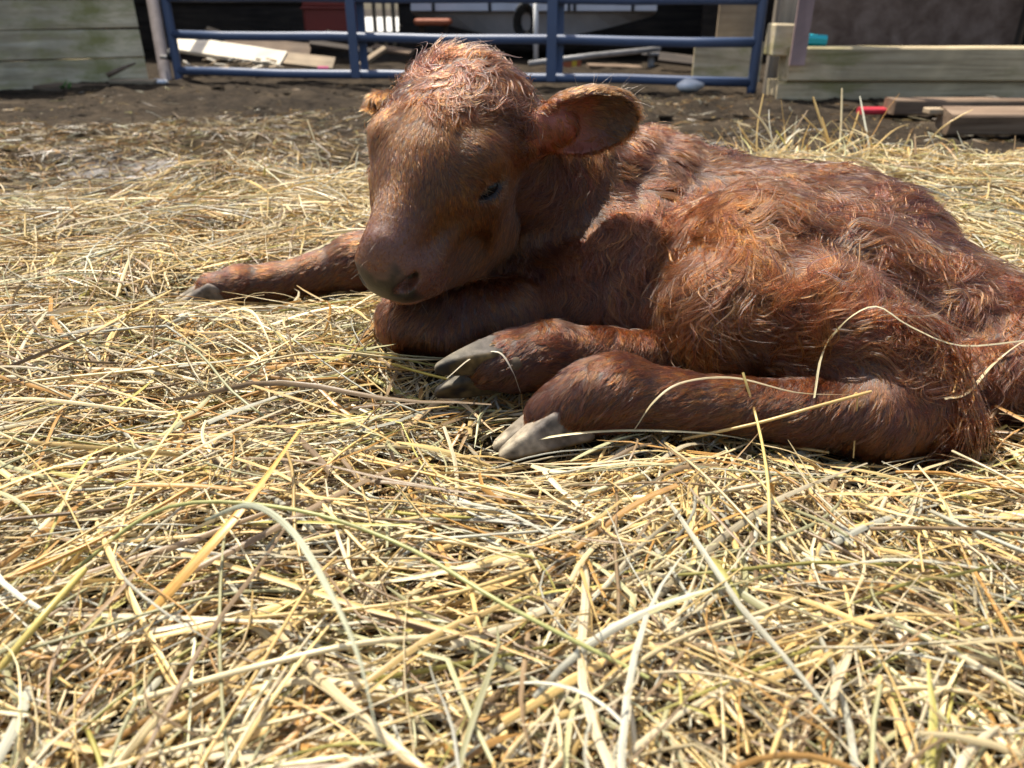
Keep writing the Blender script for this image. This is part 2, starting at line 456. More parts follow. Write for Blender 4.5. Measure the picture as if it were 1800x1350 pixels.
# ------------------------------------------------------------------ right: post, sill beams and barn panel
pr0 = P(1346, 165, 3.43)
rpost = board('wooden_post', (2.3, 0.10, 0.11), W_POST, (pr0[0] + 0.062, pr0[1] + 0.02, 1.12), (0, math.pi / 2 + 0.004, 0), bev=0.006, warp=0.003, seg=12)
tag(rpost, 'weathered wooden gate post between blue gate and sill beam', 'post')
beam = board('sill_beam', (2.2, 0.15, 0.128), W_BEAM, (2.22, 3.42, 0.190), (0, 0, -0.02), bev=0.007, warp=0.004, seg=20)
tag(beam, 'thick grey sill beam with green stains under the barn panel', 'beam')
beam2 = board('lower_beam', (2.3, 0.16, 0.075), W_BEAM, (2.24, 3.44, 0.085), (0, 0, -0.02), bev=0.007, warp=0.004, seg=20)
tag(beam2, 'thin dark mossy beam lying under the grey sill beam', 'beam')
blk = board('wood_block', (0.085, 0.11, 0.12), W_GREY, tuple(P(1374, 70, 3.15) + [0, 0.02, 0]), (0, 0.02, 0.05), bev=0.006)
tag(blk, 'short grey wood block standing on the sill beam end', 'block')
strip = board('hanging_board', (1.30, 0.060, 0.018), W_PINK, tuple(P(1401, 118, 3.065) + [0.0, 0, 0.655]), (math.pi/2, math.pi / 2 - 0.02, 0), bev=0.002)
strip.rotation_euler = (0, math.pi / 2 - 0.015, math.pi / 2)
tag(strip, 'narrow mauve painted board hanging upright before the sill beam', 'board')
F = Field((-0.06, -0.05, -0.04), (0.06, 0.05, 0.04), 0.003) if 'Field' in globals() else None
cy_o = board('plastic_scrap', (0.092, 0.05, 0.042), CYAN, tuple(P(1431, 72, 3.18)), (0.1, 0.05, -0.1), bev=0.012, warp=0.006, seg=6)
tag(cy_o, 'bright cyan plastic scrap on the sill beam', 'plastic scrap')
pn = board('barn_panel', (1.36, 0.02, 1.25), PANEL, tuple(P(1583, 80, 4.75) + [0, 0, 0.625]), (0.02, 0, -0.03), bev=0.003)
tag(pn, 'dark stained brown panel behind the grey sill beam', 'panel')
dp = board('dark_post', (1.5, 0.07, 0.10), W_DARK, tuple(P(1762, 90, 4.80) + [0.02, 0, 0.75]), (0, math.pi / 2, 0), bev=0.005)
tag(dp, 'dark upright post beside the stained brown panel', 'post')
dp2 = board('rusty_upright', (1.5, 0.03, 0.032), W_BROWN, tuple(P(1780, 90, 4.85) + [0.02, 0, 0.75]), (0, math.pi / 2, 0), bev=0.003)
tag(dp2, 'thin rusty brown upright at the picture edge past the panel', 'post')

# ------------------------------------------------------------------ barn shell (roofed, dark inside)
def slab(name, size, mat, loc, rot=(0, 0, 0)):
    o = board(name, size, mat, loc, rot, bev=0.004); o['kind'] = 'structure'; return o
BY = 7.6
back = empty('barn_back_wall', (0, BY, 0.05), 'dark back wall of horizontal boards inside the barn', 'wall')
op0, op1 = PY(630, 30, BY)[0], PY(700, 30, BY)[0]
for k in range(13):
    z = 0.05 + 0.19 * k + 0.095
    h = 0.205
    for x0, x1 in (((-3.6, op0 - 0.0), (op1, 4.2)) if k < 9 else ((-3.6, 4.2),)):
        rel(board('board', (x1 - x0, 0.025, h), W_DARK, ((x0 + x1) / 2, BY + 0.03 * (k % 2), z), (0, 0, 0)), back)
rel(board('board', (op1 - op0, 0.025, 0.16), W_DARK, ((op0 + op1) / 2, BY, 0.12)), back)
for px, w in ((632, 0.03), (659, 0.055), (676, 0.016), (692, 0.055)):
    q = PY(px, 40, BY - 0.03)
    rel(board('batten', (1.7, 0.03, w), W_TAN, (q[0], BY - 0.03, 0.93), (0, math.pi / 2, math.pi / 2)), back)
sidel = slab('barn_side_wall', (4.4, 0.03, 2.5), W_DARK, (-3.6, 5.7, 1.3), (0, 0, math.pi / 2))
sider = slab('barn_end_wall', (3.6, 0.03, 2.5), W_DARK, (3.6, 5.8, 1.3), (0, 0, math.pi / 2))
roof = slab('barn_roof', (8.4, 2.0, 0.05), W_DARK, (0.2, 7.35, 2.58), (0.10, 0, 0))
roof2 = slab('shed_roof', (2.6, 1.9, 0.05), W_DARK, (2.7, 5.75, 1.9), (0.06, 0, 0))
shed = slab('shed_inner_wall', (2.4, 0.03, 2.0), W_DARK, (2.6, 6.3, 1.0), (0, 0, 0))
far_ground = mesh_np('added_pale_ground', [(-14, BY + 0.8, 0.075), (14, BY + 0.8, 0.075), (14, 30, 0.075), (-14, 30, 0.075)], [[0, 1, 2, 3]], rough_mat('pale_ground', [(0.3, (0.42, 0.41, 0.38)), (0.7, (0.55, 0.54, 0.50))], 4))
far_ground['kind'] = 'structure'  # pale ground added outside so the back wall's openings look bright

# ------------------------------------------------------------------ things inside the barn
wbrd = board('white_board', (0.62, 0.17, 0.02), W_NEW, tuple(P(403, 90, 4.42)), (0.38, 0.135, -0.02), bev=0.002, warp=0.002)
tag(wbrd, 'sunlit white board leaning behind the gate', 'board')
sb = board('shaded_board_end', (0.42, 0.11, 0.02), W_TAN, tuple(P(525, 106, 4.58)), (0.55, 0.10, 0.0), bev=0.002)  # rest of the white board; its shade is put into the tan colour
tag(sb, 'shaded end of the white board, given a tan colour', 'plank')
mg = board('fabric_scrap', (0.06, 0.05, 0.022), MAGENTA, tuple(P(568, 120, 4.35)), (0, 0, 0.2), bev=0.007, warp=0.006, seg=5)
tag(mg, 'small magenta scrap on the ground behind the bottom rail', 'scrap')
rb = empty('red_cabinet', tuple(PY(582, 60, 6.2)), 'dull red metal cabinet standing in the dark barn', 'cabinet')
q = PY(582, 60, 6.2)
rel(board('cabinet_case', (0.38, 0.30, 0.56), RED, (q[0], q[1] + 0.15, q[2] + 0.28)), rb)
for k in range(2):
    rel(board('door_panel', (0.35, 0.014, 0.15), RED, (q[0], q[1] - 0.008, q[2] + 0.09 + 0.17 * k)), rb)
rel(board('ledge', (0.40, 0.03, 0.012), RED, (q[0], q[1] - 0.016, q[2] + 0.172)), rb)
tb = PY(938, 40, 5.9)
boat = empty('boat', tuple(tb), 'white boat hull with grey keel stored in the dark barn', 'boat')
V = []
for s in range(13):
    f = s / 12; x = -0.84 + 1.68 * f
    k = 0.5 + 0.5 * math.sin(math.pi * min(1, 0.25 + f * 0.75))
    for (yy, zz) in ((0.0, 0.30), (-0.012, 0.30), (-0.03, 0.075), (0.05, 0.055), (0.16, -0.10 + 0.14 * (1 - math.sin(math.pi * f))), (0.6, -0.12 + 0.14 * (1 - math.sin(math.pi * f))), (0.9, 0.05), (0.92, 0.30)):
        V.append((tb[0] + x, tb[1] + yy, tb[2] + zz))
Q = [[a * 8 + b, a * 8 + (b + 1) % 8, (a + 1) * 8 + (b + 1) % 8, (a + 1) * 8 + b] for a in range(12) for b in range(8)]
Q += [[0, 1, 2, 7], [2, 3, 6, 7], [3, 4, 5, 6]] + [[96 + 7, 96 + 2, 96 + 1, 96], [96 + 7, 96 + 6, 96 + 3, 96 + 2], [96 + 6, 96 + 5, 96 + 4, 96 + 3]]
rel(mesh_np('hull', V, Q, WHITE, None, False), boat)
for px in (762, 861, 1000, 1010, 1112):
    p = PY(px, 20, tb[1] - 0.03)
    rel(board('seam_strip', (0.24, 0.02, 0.02), BLACK, (p[0], tb[1] - 0.03, tb[2] + 0.19), (0, math.pi / 2, 0)), boat)
def ring(name, c, R, r, mat, nrm=(0, -1, 0), sq=1.0):
    pts = [np.array([c[0] + R * sq * math.cos(a), c[1] + 0.02 * math.sin(2 * a), c[2] + R * math.sin(a)]) for a in np.linspace(0, 2 * math.pi, 25)]
    return tube(name, pts, r, mat, n=8)
cc = PY(922, 38, 5.6)
cs = empty('hose_coil', tuple(cc), 'black hose coil hanging in front of the white boat', 'hose')
for k in range(4):
    rel(ring('loop', cc + np.array([0.004 * k, 0.02 * k, 0]), 0.105 - 0.012 * k, 0.012, BLACK, sq=0.62), cs)
wp = tube('white_pole', [PY(942, 119, 5.5), PY(942, 60, 5.5), PY(942, 5, 5.5)], 0.016, paint_mat('white_pole_paint', (0.6, 0.6, 0.58), 0.5, (0.2, 0.18, 0.15), 0.4), n=10)
tag(wp, 'thin white pole standing in front of the boat', 'pole')
db = tube('grey_bar', [P(930, 112, 4.6), P(1040, 98, 4.7), P(1160, 86, 4.8)], 0.017, STEEL, n=10)
tag(db, 'long grey steel bar lying aslant behind the gate', 'bar')
ob = empty('orange_box', tuple(P(1003, 123, 4.9)), 'small orange box with a yellow label on the barn floor', 'box')
q = P(1003, 123, 4.9)
rel(board('carton', (0.13, 0.09, 0.075), ORANGE, (q[0], q[1] + 0.045, q[2] + 0.037)), ob)
rel(board('label_patch', (0.03, 0.004, 0.05), YELLOW, (q[0] + 0.022, q[1] - 0.003, q[2] + 0.036)), ob)
oc = empty('orange_stool', tuple(PY(762, 40, 5.7)), 'dull orange seat on dark legs beside the boat', 'seat')
q = PY(762, 38, 5.7)
rel(board('seat', (0.24, 0.2, 0.04), ORANGE, (q[0], q[1], q[2]), bev=0.012), oc)
for s in (-0.08, 0.08): rel(board('leg', (0.22, 0.03, 0.03), W_DARK, (q[0] + s, q[1], q[2] - 0.13), (0, math.pi / 2, 0)), oc)
jk = empty('trailer_jack', tuple(P(1143, 135, 4.9)), 'rusty grey trailer jack standing behind the gate', 'jack')
q = P(1143, 130, 4.9)
rel(tube('stem', [q, q + np.array([0, 0, 0.11])], 0.022, STEEL, n=10), jk)
rel(tube('cap', [q + np.array([0, 0, 0.11]), q + np.array([0, 0, 0.125])], 0.065, STEEL, n=14), jk)
tp = board('plywood_sheet', (0.22, 0.02, 0.62), W_TAN, tuple(P(1296, 70, 3.95) + [0, 0, 0.25]), (0.02, 0, 0.05), bev=0.002)
tag(tp, 'tan plywood sheet standing behind the gate end', 'plywood')
gpn = board('grey_sheet', (0.34, 0.02, 0.20), W_GREY, tuple(P(1278, 112, 3.85)), (-0.03, 0, 0.03), bev=0.002)
tag(gpn, 'low grey wooden sheet behind the lower gate rails', 'sheet')

for k, (px, py, t_, L_, w_, mt_, rot_, lab) in enumerate([
    (600, 84, 5.0, 0.40, 0.07, W_DARK, (0.4, 0.15, 0.3), 'dark plank lying behind the second gate section'), (655, 100, 4.9, 0.20, 0.05, W_TAN, (0.3, -0.5, 0.5), 'pale stick of wood behind the gate brace'),
    (690, 88, 5.2, 0.30, 0.09, W_BROWN, (0.2, 0.1, -0.4), 'brown board leaning in the clutter left of the calf head'), (585, 62, 5.3, 0.09, 0.09, W_TAN, (0.3, 0.4, 0.2), 'small tan block on the clutter by the red cabinet'),
    (470, 84, 5.0, 0.55, 0.12, W_BROWN, (0.7, 0.08, 0.05), 'dull brown board leaning behind the white board'), (1080, 118, 4.7, 0.35, 0.06, W_BROWN, (0.2, 0.05, 0.3), 'brown stick lying near the trailer jack'),
    (1195, 105, 4.6, 0.25, 0.09, W_DARK, (0.5, 0.1, -0.2), 'dark board behind the low grey sheet'), (375, 55, 5.4, 0.09, 0.06, W_TAN, (0.3, 0.3, 0.2), 'small tan lump of wood above the white board')]):
    o = board('scrap_board', (L_, w_, 0.022), mt_, tuple(P(px, py, t_)), rot_, bev=0.003, warp=0.003, seg=6)
    tag(o, lab, 'board')

# ------------------------------------------------------------------ things lying in the yard
ba = board('grey_timber', (1.3, 0.10, 0.05), W_BROWN, tuple(PZ(1570, 203, 0.055) + np.array([0.66, 0.05, 0.025])), (0, 0, -0.03), bev=0.005, warp=0.003)
tag(ba, 'long grey brown timber lying on the mud near the sill beam', 'timber')
bb = board('brown_timber', (0.9, 0.085, 0.065), W_BROWN, tuple(PZ(1658, 232, 0.045) + np.array([0.46, 0.04, 0.030])), (0.25, 0, 0.02), bev=0.006, warp=0.003)
tag(bb, 'thick rusty brown timber lying in front of the grey one', 'timber')
bc = board('thin_lath', (0.7, 0.05, 0.018), W_TAN, tuple(PZ(1660, 196, 0.10) + np.array([0.3, 0.02, 0.0])), (0, 0, 0.01), bev=0.003)
tag(bc, 'thin pale lath lying across the two timbers', 'lath')
rr = board('red_strip', (0.135, 0.05, 0.022), REDP, tuple(PZ(1543, 194, 0.06)), (0, 0, 0.03), bev=0.006, warp=0.004, seg=6)
tag(rr, 'bright red plastic strip beside the grey brown timber', 'plastic strip')
bl = board('fallen_plank', (0.75, 0.09, 0.025), W_BROWN, tuple(PZ(60, 152, 0.06)), (0.1, 0.01, -0.20), bev=0.004, warp=0.004)
tag(bl, 'brown fallen plank on the mud below the plank wall', 'plank')
bl2 = board('pale_plank', (0.22, 0.05, 0.02), W_TAN, tuple(PZ(235, 143, 0.075)), (0.1, 0.02, -0.05), bev=0.004, warp=0.004)
tag(bl2, 'short pale plank lying at the foot of the plank wall', 'plank')
stk = tube('branch', [P(188, 133, 3.72), P(215, 120, 3.74), P(238, 111, 3.78)], [0.012, 0.010, 0.004], W_BROWN, n=8)
tag(stk, 'short bare branch leaning against the plank wall foot', 'branch')
def lump(name, c, r, mat, seed, amp=0.25):
    c = np.array(c, float); V, Q, T = [], [], []
    nu, nv = 12, 8
    for i in range(nv + 1):
        for j in range(nu):
            th, ph = math.pi * i / nv, 2 * math.pi * j / nu
            d = np.array([math.sin(th) * math.cos(ph), math.sin(th) * math.sin(ph), math.cos(th)])
            V.append(c + d * np.array(r) * (1 + amp * float(noise3((d * 1.7)[None], 1.0, seed)[0])))
    Q = [[i * nu + j, (i + 1) * nu + j, (i + 1) * nu + (j + 1) % nu, i * nu + (j + 1) % nu] for i in range(nv) for j in range(nu)]
    return mesh_np(name, V, Q, mat)
pl = lump('plastic_jug', PZ(1212, 160, 0.06) + np.array([0, 0.02, 0.018]), (0.062, 0.045, 0.028), PLASTIC, 4, 0.3)
tag(pl, 'crumpled whitish blue plastic jug under the gate', 'jug')
ws = lump('white_scrap', PZ(281, 148, 0.06) + np.array([0, 0, 0.008]), (0.042, 0.03, 0.016), PLASTIC, 9, 0.4)
tag(ws, 'small white scrap on the mud beside the post foot', 'scrap')
GREEN = rough_mat('weed_leaf', [(0.3, (0.03, 0.09, 0.015)), (0.7, (0.07, 0.16, 0.03))], 30, 0.5)
def weed(px, py, z, n, r, label):
    c = PZ(px, py, z); V, Q = [], []
    rg = np.random.default_rng(int(px))
    for k in range(n):
        a = rg.random() * 6.28; l = r * (0.5 + rg.random()); d = np.array([math.cos(a), math.sin(a), 0.3 + 0.9 * rg.random()]); s = np.array([-math.sin(a), math.cos(a), 0]) * l * 0.28
        b = c + np.array([rg.normal(0, r * .4), rg.normal(0, r * .4), 0]); i = len(V)
        V += [b, b + d * l * 0.5 + s, b + d * l, b + d * l * 0.5 - s]; Q.append([i, i + 1, i + 2, i + 3])
    o = mesh_np('weed', V, Q, GREEN); tag(o, label, 'weed')
weed(110, 131, 0.07, 14, 0.03, 'small green weed sprouting at the plank wall foot')
weed(116, 157, 0.06, 12, 0.025, 'small green weed in front of the fallen brown plank')
weed(1415, 164, 0.055, 16, 0.03, 'small green weed at the foot of the lower beam')
# ------------------------------------------------------------------ the calf: one continuous body grown from a distance field
class Field:
    def __init__(self, lo, hi, h):
        self.lo = np.array(lo, float); self.h = h
        self.n = np.ceil((np.array(hi) - self.lo) / h).astype(int) + 1
        self.a = np.full(self.n, 0.5, np.float32)
        self.ax = [self.lo[k] + h * np.arange(self.n[k]) for k in range(3)]
    def region(self, lo, hi):
        i0 = np.clip(np.floor((np.array(lo) - self.lo) / self.h).astype(int), 0, self.n)
        i1 = np.clip(np.ceil((np.array(hi) - self.lo) / self.h).astype(int) + 1, 0, self.n)
        s = tuple(slice(i0[k], i1[k]) for k in range(3))
        X = np.stack(np.meshgrid(self.ax[0][s[0]], self.ax[1][s[1]], self.ax[2][s[2]], indexing='ij'), -1)
        return s, X
    def add(self, prim, k=0.02, cut=False):
        lo, hi = prim.box(k + 3 * self.h + 0.012)
        s, X = self.region(lo, hi)
        if X.size == 0: return
        d = prim.d(X); A = self.a[s]
        if cut:
            d = -d
            hh = np.maximum(k - np.abs(A - d), 0) / k
            self.a[s] = np.maximum(A, d) + hh * hh * k * 0.25
        else:
            hh = np.maximum(k - np.abs(A - d), 0) / k
            self.a[s] = np.minimum(A, d) - hh * hh * k * 0.25
    def sample(self, p):
        q = (np.asarray(p) - self.lo) / self.h
        i = np.round(q).astype(int)
        ok = ((i >= 0) & (i < self.n)).all(-1)
        i = np.clip(i, 0, self.n - 1)
        return np.where(ok, self.a[i[..., 0], i[..., 1], i[..., 2]], 0.5)
    def mesh(self, smooth=2):
        """surface nets"""
        A = self.a; nx, ny, nz = A.shape
        I = A < 0
        cs = np.zeros((nx - 1, ny - 1, nz - 1), np.int8)
        for dx in (0, 1):
            for dy in (0, 1):
                for dz in (0, 1):
                    cs += I[dx:nx - 1 + dx, dy:ny - 1 + dy, dz:nz - 1 + dz]
        cells = np.argwhere((cs > 0) & (cs < 8))
        vid = np.full(cs.shape, -1, np.int64)
        vid[cells[:, 0], cells[:, 1], cells[:, 2]] = np.arange(len(cells))
        acc = np.zeros((len(cells), 3)); cnt = np.zeros(len(cells))
        cor = [(a, b, c) for a in (0, 1) for b in (0, 1) for c in (0, 1)]
        for a in cor:
            for ax in range(3):
                if a[ax]: continue
                b = list(a); b[ax] = 1
                va = A[cells[:, 0] + a[0], cells[:, 1] + a[1], cells[:, 2] + a[2]]
                vb = A[cells[:, 0] + b[0], cells[:, 1] + b[1], cells[:, 2] + b[2]]
                m = (va < 0) != (vb < 0)
                t = va[m] / (va[m] - vb[m])
                p = np.array(a, float)[None].repeat(m.sum(), 0); p[:, ax] = t
                acc[m] += p; cnt[m] += 1
        V = self.lo + self.h * (cells + acc / cnt[:, None])
        Q = []
        for ax in range(3):
            sl0 = [slice(None)] * 3; sl1 = [slice(None)] * 3
            sl0[ax] = slice(0, -1); sl1[ax] = slice(1, None)
            e = np.argwhere(I[tuple(sl0)] != I[tuple(sl1)])
            o1, o2 = (ax + 1) % 3, (ax + 2) % 3
            e = e[(e[:, o1] > 0) & (e[:, o2] > 0) & (e[:, o1] < A.shape[o1] - 1) & (e[:, o2] < A.shape[o2] - 1)]
            flip = I[e[:, 0], e[:, 1], e[:, 2]]
            q = []
            for da, db in ((-1, -1), (0, -1), (0, 0), (-1, 0)):
                c = e.copy(); c[:, o1] += da; c[:, o2] += db
                q.append(vid[c[:, 0], c[:, 1], c[:, 2]])
            q = np.stack(q, 1)
            q[~flip] = q[~flip][:, ::-1]
            Q.append(q)
        Q = np.concatenate(Q)
        E = np.concatenate([Q[:, [0, 1]], Q[:, [1, 2]], Q[:, [2, 3]], Q[:, [3, 0]]])
        for _ in range(smooth):
            s = np.zeros_like(V); c = np.zeros(len(V))
            for k in range(3):
                s[:, k] = np.bincount(E[:, 0], V[E[:, 1], k], len(V)) + np.bincount(E[:, 1], V[E[:, 0], k], len(V))
            c = np.bincount(E[:, 0], minlength=len(V)) + np.bincount(E[:, 1], minlength=len(V))
            V = 0.5 * V + 0.5 * s / np.maximum(c, 1)[:, None]
        return V, Q
class Cone:      # capsule with two radii
    def __init__(s, a, b, ra, rb): s.a, s.b, s.ra, s.rb = np.array(a, float), np.array(b, float), ra, rb
    def box(s, m):
        r = max(s.ra, s.rb) + m
        return np.minimum(s.a, s.b) - r, np.maximum(s.a, s.b) + r
    def d(s, X):
        ab = s.b - s.a; L = max(ab @ ab, 1e-9)
        t = np.clip(((X - s.a) @ ab) / L, 0, 1)
        return np.linalg.norm(X - s.a - t[..., None] * ab, axis=-1) - (s.ra + t * (s.rb - s.ra))
class Ell:       # ellipsoid; rows of M are its unit axes
    def __init__(s, c, r, M=np.eye(3)): s.c, s.r, s.M = np.array(c, float), np.array(r, float), np.array(M, float)
    def box(s, m):
        e = (np.abs(s.M) * s.r[:, None]).sum(0) + m
        return s.c - e, s.c + e
    def d(s, X):
        q = (X - s.c) @ s.M.T
        k0 = np.linalg.norm(q / s.r, axis=-1); k1 = np.linalg.norm(q / (s.r ** 2), axis=-1)
        return k0 * (k0 - 1) / np.maximum(k1, 1e-6)
class Shell:     # a bowl: ellipsoid hollowed by another one
    def __init__(s, A, B): s.A, s.B = A, B
    def box(s, m): return s.A.box(m)
    def d(s, X): return np.maximum(s.A.d(X), -s.B.d(X))

def chain(pts):
    """round cones through (photo x, photo y, distance, radius in metres)"""
    w = [(P(a, b, t), r) for a, b, t, r in pts]
    return [Cone(w[i][0], w[i + 1][0], w[i][1], w[i + 1][1]) for i in range(len(w) - 1)]

# --- head frame: u runs from poll to nose, v out of the forehead, w to the calf's left
HEAD_O = P(826, 103, 0.705)
_ray = unit(P(780, 300, 0.65) - np.array([0, 0, CAMZ]))
_right = unit(np.cross(_ray, (0, 0, 1))); _upv = np.cross(_right, _ray)
def view_vec(a, b, c): return unit(a * _right + b * _upv - c * _ray)      # right, up, towards the lens
HU = view_vec(-0.45, -0.71, 0.56)
HW = view_vec(0.90, -0.21, 0.42); HW = unit(HW - (HW @ HU) * HU)
HV = np.cross(HU, HW)
if HV @ _ray > 0: HV = -HV
HM = np.stack([HU, HV, HW])
HSU, HSV, HSW = 1.0, 1.08, 1.05
def _uu(u): return u if u < 0.1 else 0.1 + (u - 0.1) * 0.80
def H(u, v, w):
    u = _uu(u)
    return HEAD_O + HSU * u * HU + HSV * v * HV + HSW * w * HW
def hell(u, v, w, a, b, c): return Ell(H(u, v, w), np.array([a * HSU * (1.0 if u < 0.1 else 0.84), b * HSV, c * HSW]), HM)
def hcone(p, q, ra, rb): return Cone(H(*p), H(*q), ra * 1.08, rb * 1.08)

head = []; EYES = []
head += [(hell(0.046, -0.046, 0, 0.065, 0.054, 0.066), 0.02)]                     # cranium
head += [(hell(0.015, -0.030, 0, 0.032, 0.036, 0.050), 0.025)]                     # poll
head += [(hell(0.095, -0.040, 0, 0.060, 0.042, 0.055), 0.03)]                     # forehead
for s in (-1, 1):
    head += [(hell(0.087, -0.020, s * 0.043, 0.023, 0.017, 0.018), 0.012)]        # brow
    head += [(hell(0.100, -0.085, s * 0.032, 0.060, 0.050, 0.028), 0.025)]        # cheek
    head += [(hcone((0.118, -0.060, s * 0.042), (0.200, -0.064, s * 0.024), 0.011, 0.009), 0.012)]   # cheek bone
    head += [(hcone((0.085, -0.112, s * 0.030), (0.190, -0.086, s * 0.016), 0.032, 0.022), 0.016)]   # jaw
head += [(hcone((0.110, -0.034, 0), (0.212, -0.035, 0), 0.033, 0.021), 0.014)]    # bridge of the nose
head += [(hcone((0.150, -0.072, 0), (0.210, -0.072, 0), 0.034, 0.025), 0.02)]
head += [(hell(0.226, -0.052, 0, 0.027, 0.026, 0.0290), 0.010)]                    # muzzle
for s in (-1, 1):
    head += [(hell(0.216, -0.066, s * 0.012, 0.026, 0.024, 0.020), 0.012)]        # upper lip
head += [(hell(0.208, -0.092, 0, 0.026, 0.013, 0.021), 0.008)]                    # lower lip
for s in (-1, 1):
    EYE_E = unit(-0.80 * HU + 0.10 * HV + s * 0.55 * HW); EYE_O = unit(0.25 * HU + 0.50 * HV + s * 0.85 * HW)
    EYE_O = unit(EYE_O - (EYE_O @ EYE_E) * EYE_E); EYE_N = np.cross(EYE_E, EYE_O)
    if EYE_N @ HV < 0: EYE_N = -EYE_N
    EYE_P = H(0.100, -0.043, s * 0.0485); EYES.append((EYE_P, np.stack([EYE_E, EYE_N, EYE_O])))
    for d, rr_ in ((0.0098, 0.0066), (-0.0108, 0.0052)):
        c0 = EYE_P + EYE_O * 0.0085 + EYE_N * d
        head += [(Cone(c0 - EYE_E * 0.015 - EYE_O * 0.004 - EYE_N * d * 0.4, c0, 0.004, rr_), 0.005), (Cone(c0, c0 + EYE_E * 0.015 - EYE_O * 0.004 - EYE_N * d * 0.4, rr_, 0.004), 0.005)]   # lids
head_prims = [p for p, k in head]
HEAD_CUTS = []
for s in (-1, 1):
    HEAD_CUTS.append((Ell(H(0.241, -0.053, s * 0.0235), (0.017, 0.0060, 0.0125), np.stack([unit(HU * 0.9 + HW * s * 0.3), unit(HV - HW * s * 0.8), unit(np.cross(unit(HU * 0.9 + HW * s * 0.3), unit(HV - HW * s * 0.8)))])), 0.004))
for s in (-1, 1):
    HEAD_CUTS.append((hell(0.170, -0.086, s * 0.052, 0.040, 0.022, 0.010), 0.016))      # hollow behind the lips
for EP, EM in EYES: HEAD_CUTS.append((Ell(EP + EM[2] * 0.012, (0.0140, 0.0042, 0.012), EM), 0.003))      # the open slit between the lids
HEAD_CUTS.append((hell(0.236, -0.087, 0, 0.024, 0.0028, 0.034), 0.003))              # mouth slit

# ears: leaf-shaped bowls
def ear(base, tip, face, wid, depth):
    base = np.array(base); tip = np.array(tip)
    ax = unit(tip - base); L = np.linalg.norm(tip - base)
    fc = unit(face - (face @ ax) * ax); sd = np.cross(ax, fc)
    M = np.stack([ax, fc, sd]); c = (base + tip) / 2
    A = Ell(c, (L / 2, depth, wid), M)
    B = Ell(c + fc * depth * 0.72 + ax * 0.002, (L / 2 * 0.93, depth * 1.10, wid * 0.86), M)
    return Shell(A, B), M, c
EAR_B, EAR_T = P(930, 232, 0.715), P(1126, 194, 0.700)
ear_l, EAR_M, EAR_C = ear(EAR_B, EAR_T, view_vec(-0.30, -0.45, 0.85), 0.031, 0.020)
ear_r, _, EAR2_C = ear(H(0.03, -0.05, -0.045), H(0.016, -0.062, -0.112), view_vec(-0.5, -0.5, -0.3), 0.026, 0.016)
ear_prims = [ear_l, ear_r, Cone(H(0.035, -0.050, 0.045), EAR_B * 0.72 + EAR_T * 0.28, 0.024, 0.017), Cone(H(0.03, -0.05, -0.045), H(0.022, -0.065, -0.068), 0.022, 0.014)]

neck_prims = [Cone(H(0.03, -0.075, 0.0), P(1015, 348, 0.845), 0.060, 0.078)] + chain([(1015, 348, 0.845, 0.078), (1120, 390, 0.87, 0.090)]) \
    + [Cone(H(0.055, -0.150, 0), P(1000, 440, 0.865), 0.030, 0.084)]
body_prims = chain([(1120, 425, 0.87, 0.094), (1260, 446, 0.86, 0.096), (1400, 462, 0.83, 0.089), (1520, 515, 0.79, 0.085), (1660, 625, 0.74, 0.080), (1850, 745, 0.70, 0.080)]) \
    + chain([(1470, 395, 0.82, 0.044), (1545, 408, 0.79, 0.042)]) \
    + chain([(970, 475, 0.86, 0.078), (1120, 500, 0.82, 0.088), (1300, 520, 0.80, 0.085)]) \
    + chain([(890, 535, 0.84, 0.050), (1020, 550, 0.80, 0.055)]) \
    + chain([(1030, 318, 0.83, 0.045), (1130, 345, 0.87, 0.050), (1230, 370, 0.87, 0.046)])
shoulder_prims = chain([(1150, 345, 0.82, 0.045), (1090, 455, 0.785, 0.042), (1125, 545, 0.755, 0.034)])
thigh_prims = chain([(1660, 605, 0.71, 0.068), (1480, 510, 0.73, 0.066), (1310, 455, 0.735, 0.066)]) + chain([(1300, 480, 0.715, 0.060), (1285, 550, 0.685, 0.052)]) \
    + chain([(1300, 540, 0.675, 0.053), (1440, 580, 0.655, 0.050), (1545, 640, 0.635, 0.044), (1590, 705, 0.618, 0.036)])
rump_prims = chain([(1670, 580, 0.695, 0.054), (1900, 680, 0.69, 0.056)]) + chain([(1660, 660, 0.655, 0.024), (1730, 665, 0.645, 0.030), (1880, 640, 0.645, 0.034)]) \
    + chain([(1790, 560, 0.66, 0.030), (1850, 620, 0.63, 0.026), (1880, 620, 0.615, 0.022)])
leg_prims = chain([(1590, 722, 0.612, 0.037), (1550, 737, 0.607, 0.033), (1410, 722, 0.609, 0.0240), (1190, 704, 0.615, 0.0222), (1085, 690, 0.617, 0.0300), (1040, 697, 0.618, 0.0265), (995, 718, 0.620, 0.0225), (965, 732, 0.621, 0.0200)])
leg_prims += chain([(1400, 610, 0.74, 0.030), (1230, 635, 0.725, 0.025), (1060, 622, 0.705, 0.0235), (965, 625, 0.694, 0.0300), (905, 634, 0.685, 0.0260), (860, 640, 0.678, 0.0225)])
leg_prims += chain([(900, 450, 0.93, 0.050), (740, 440, 0.95, 0.040), (630, 460, 0.95, 0.0335), (560, 480, 0.945, 0.0240), (480, 495, 0.935, 0.0205), (425, 500, 0.926, 0.0212), (375, 508, 0.92, 0.0190)])
leg_prims += chain([(900, 560, 0.78, 0.042), (790, 560, 0.775, 0.036), (715, 562, 0.77, 0.0300)]) + chain([(715, 575, 0.765, 0.026), (800, 590, 0.75, 0.022)])
thigh_prims += chain([(1590, 690, 0.620, 0.030), (1652, 738, 0.612, 0.021)])       # point of the hock
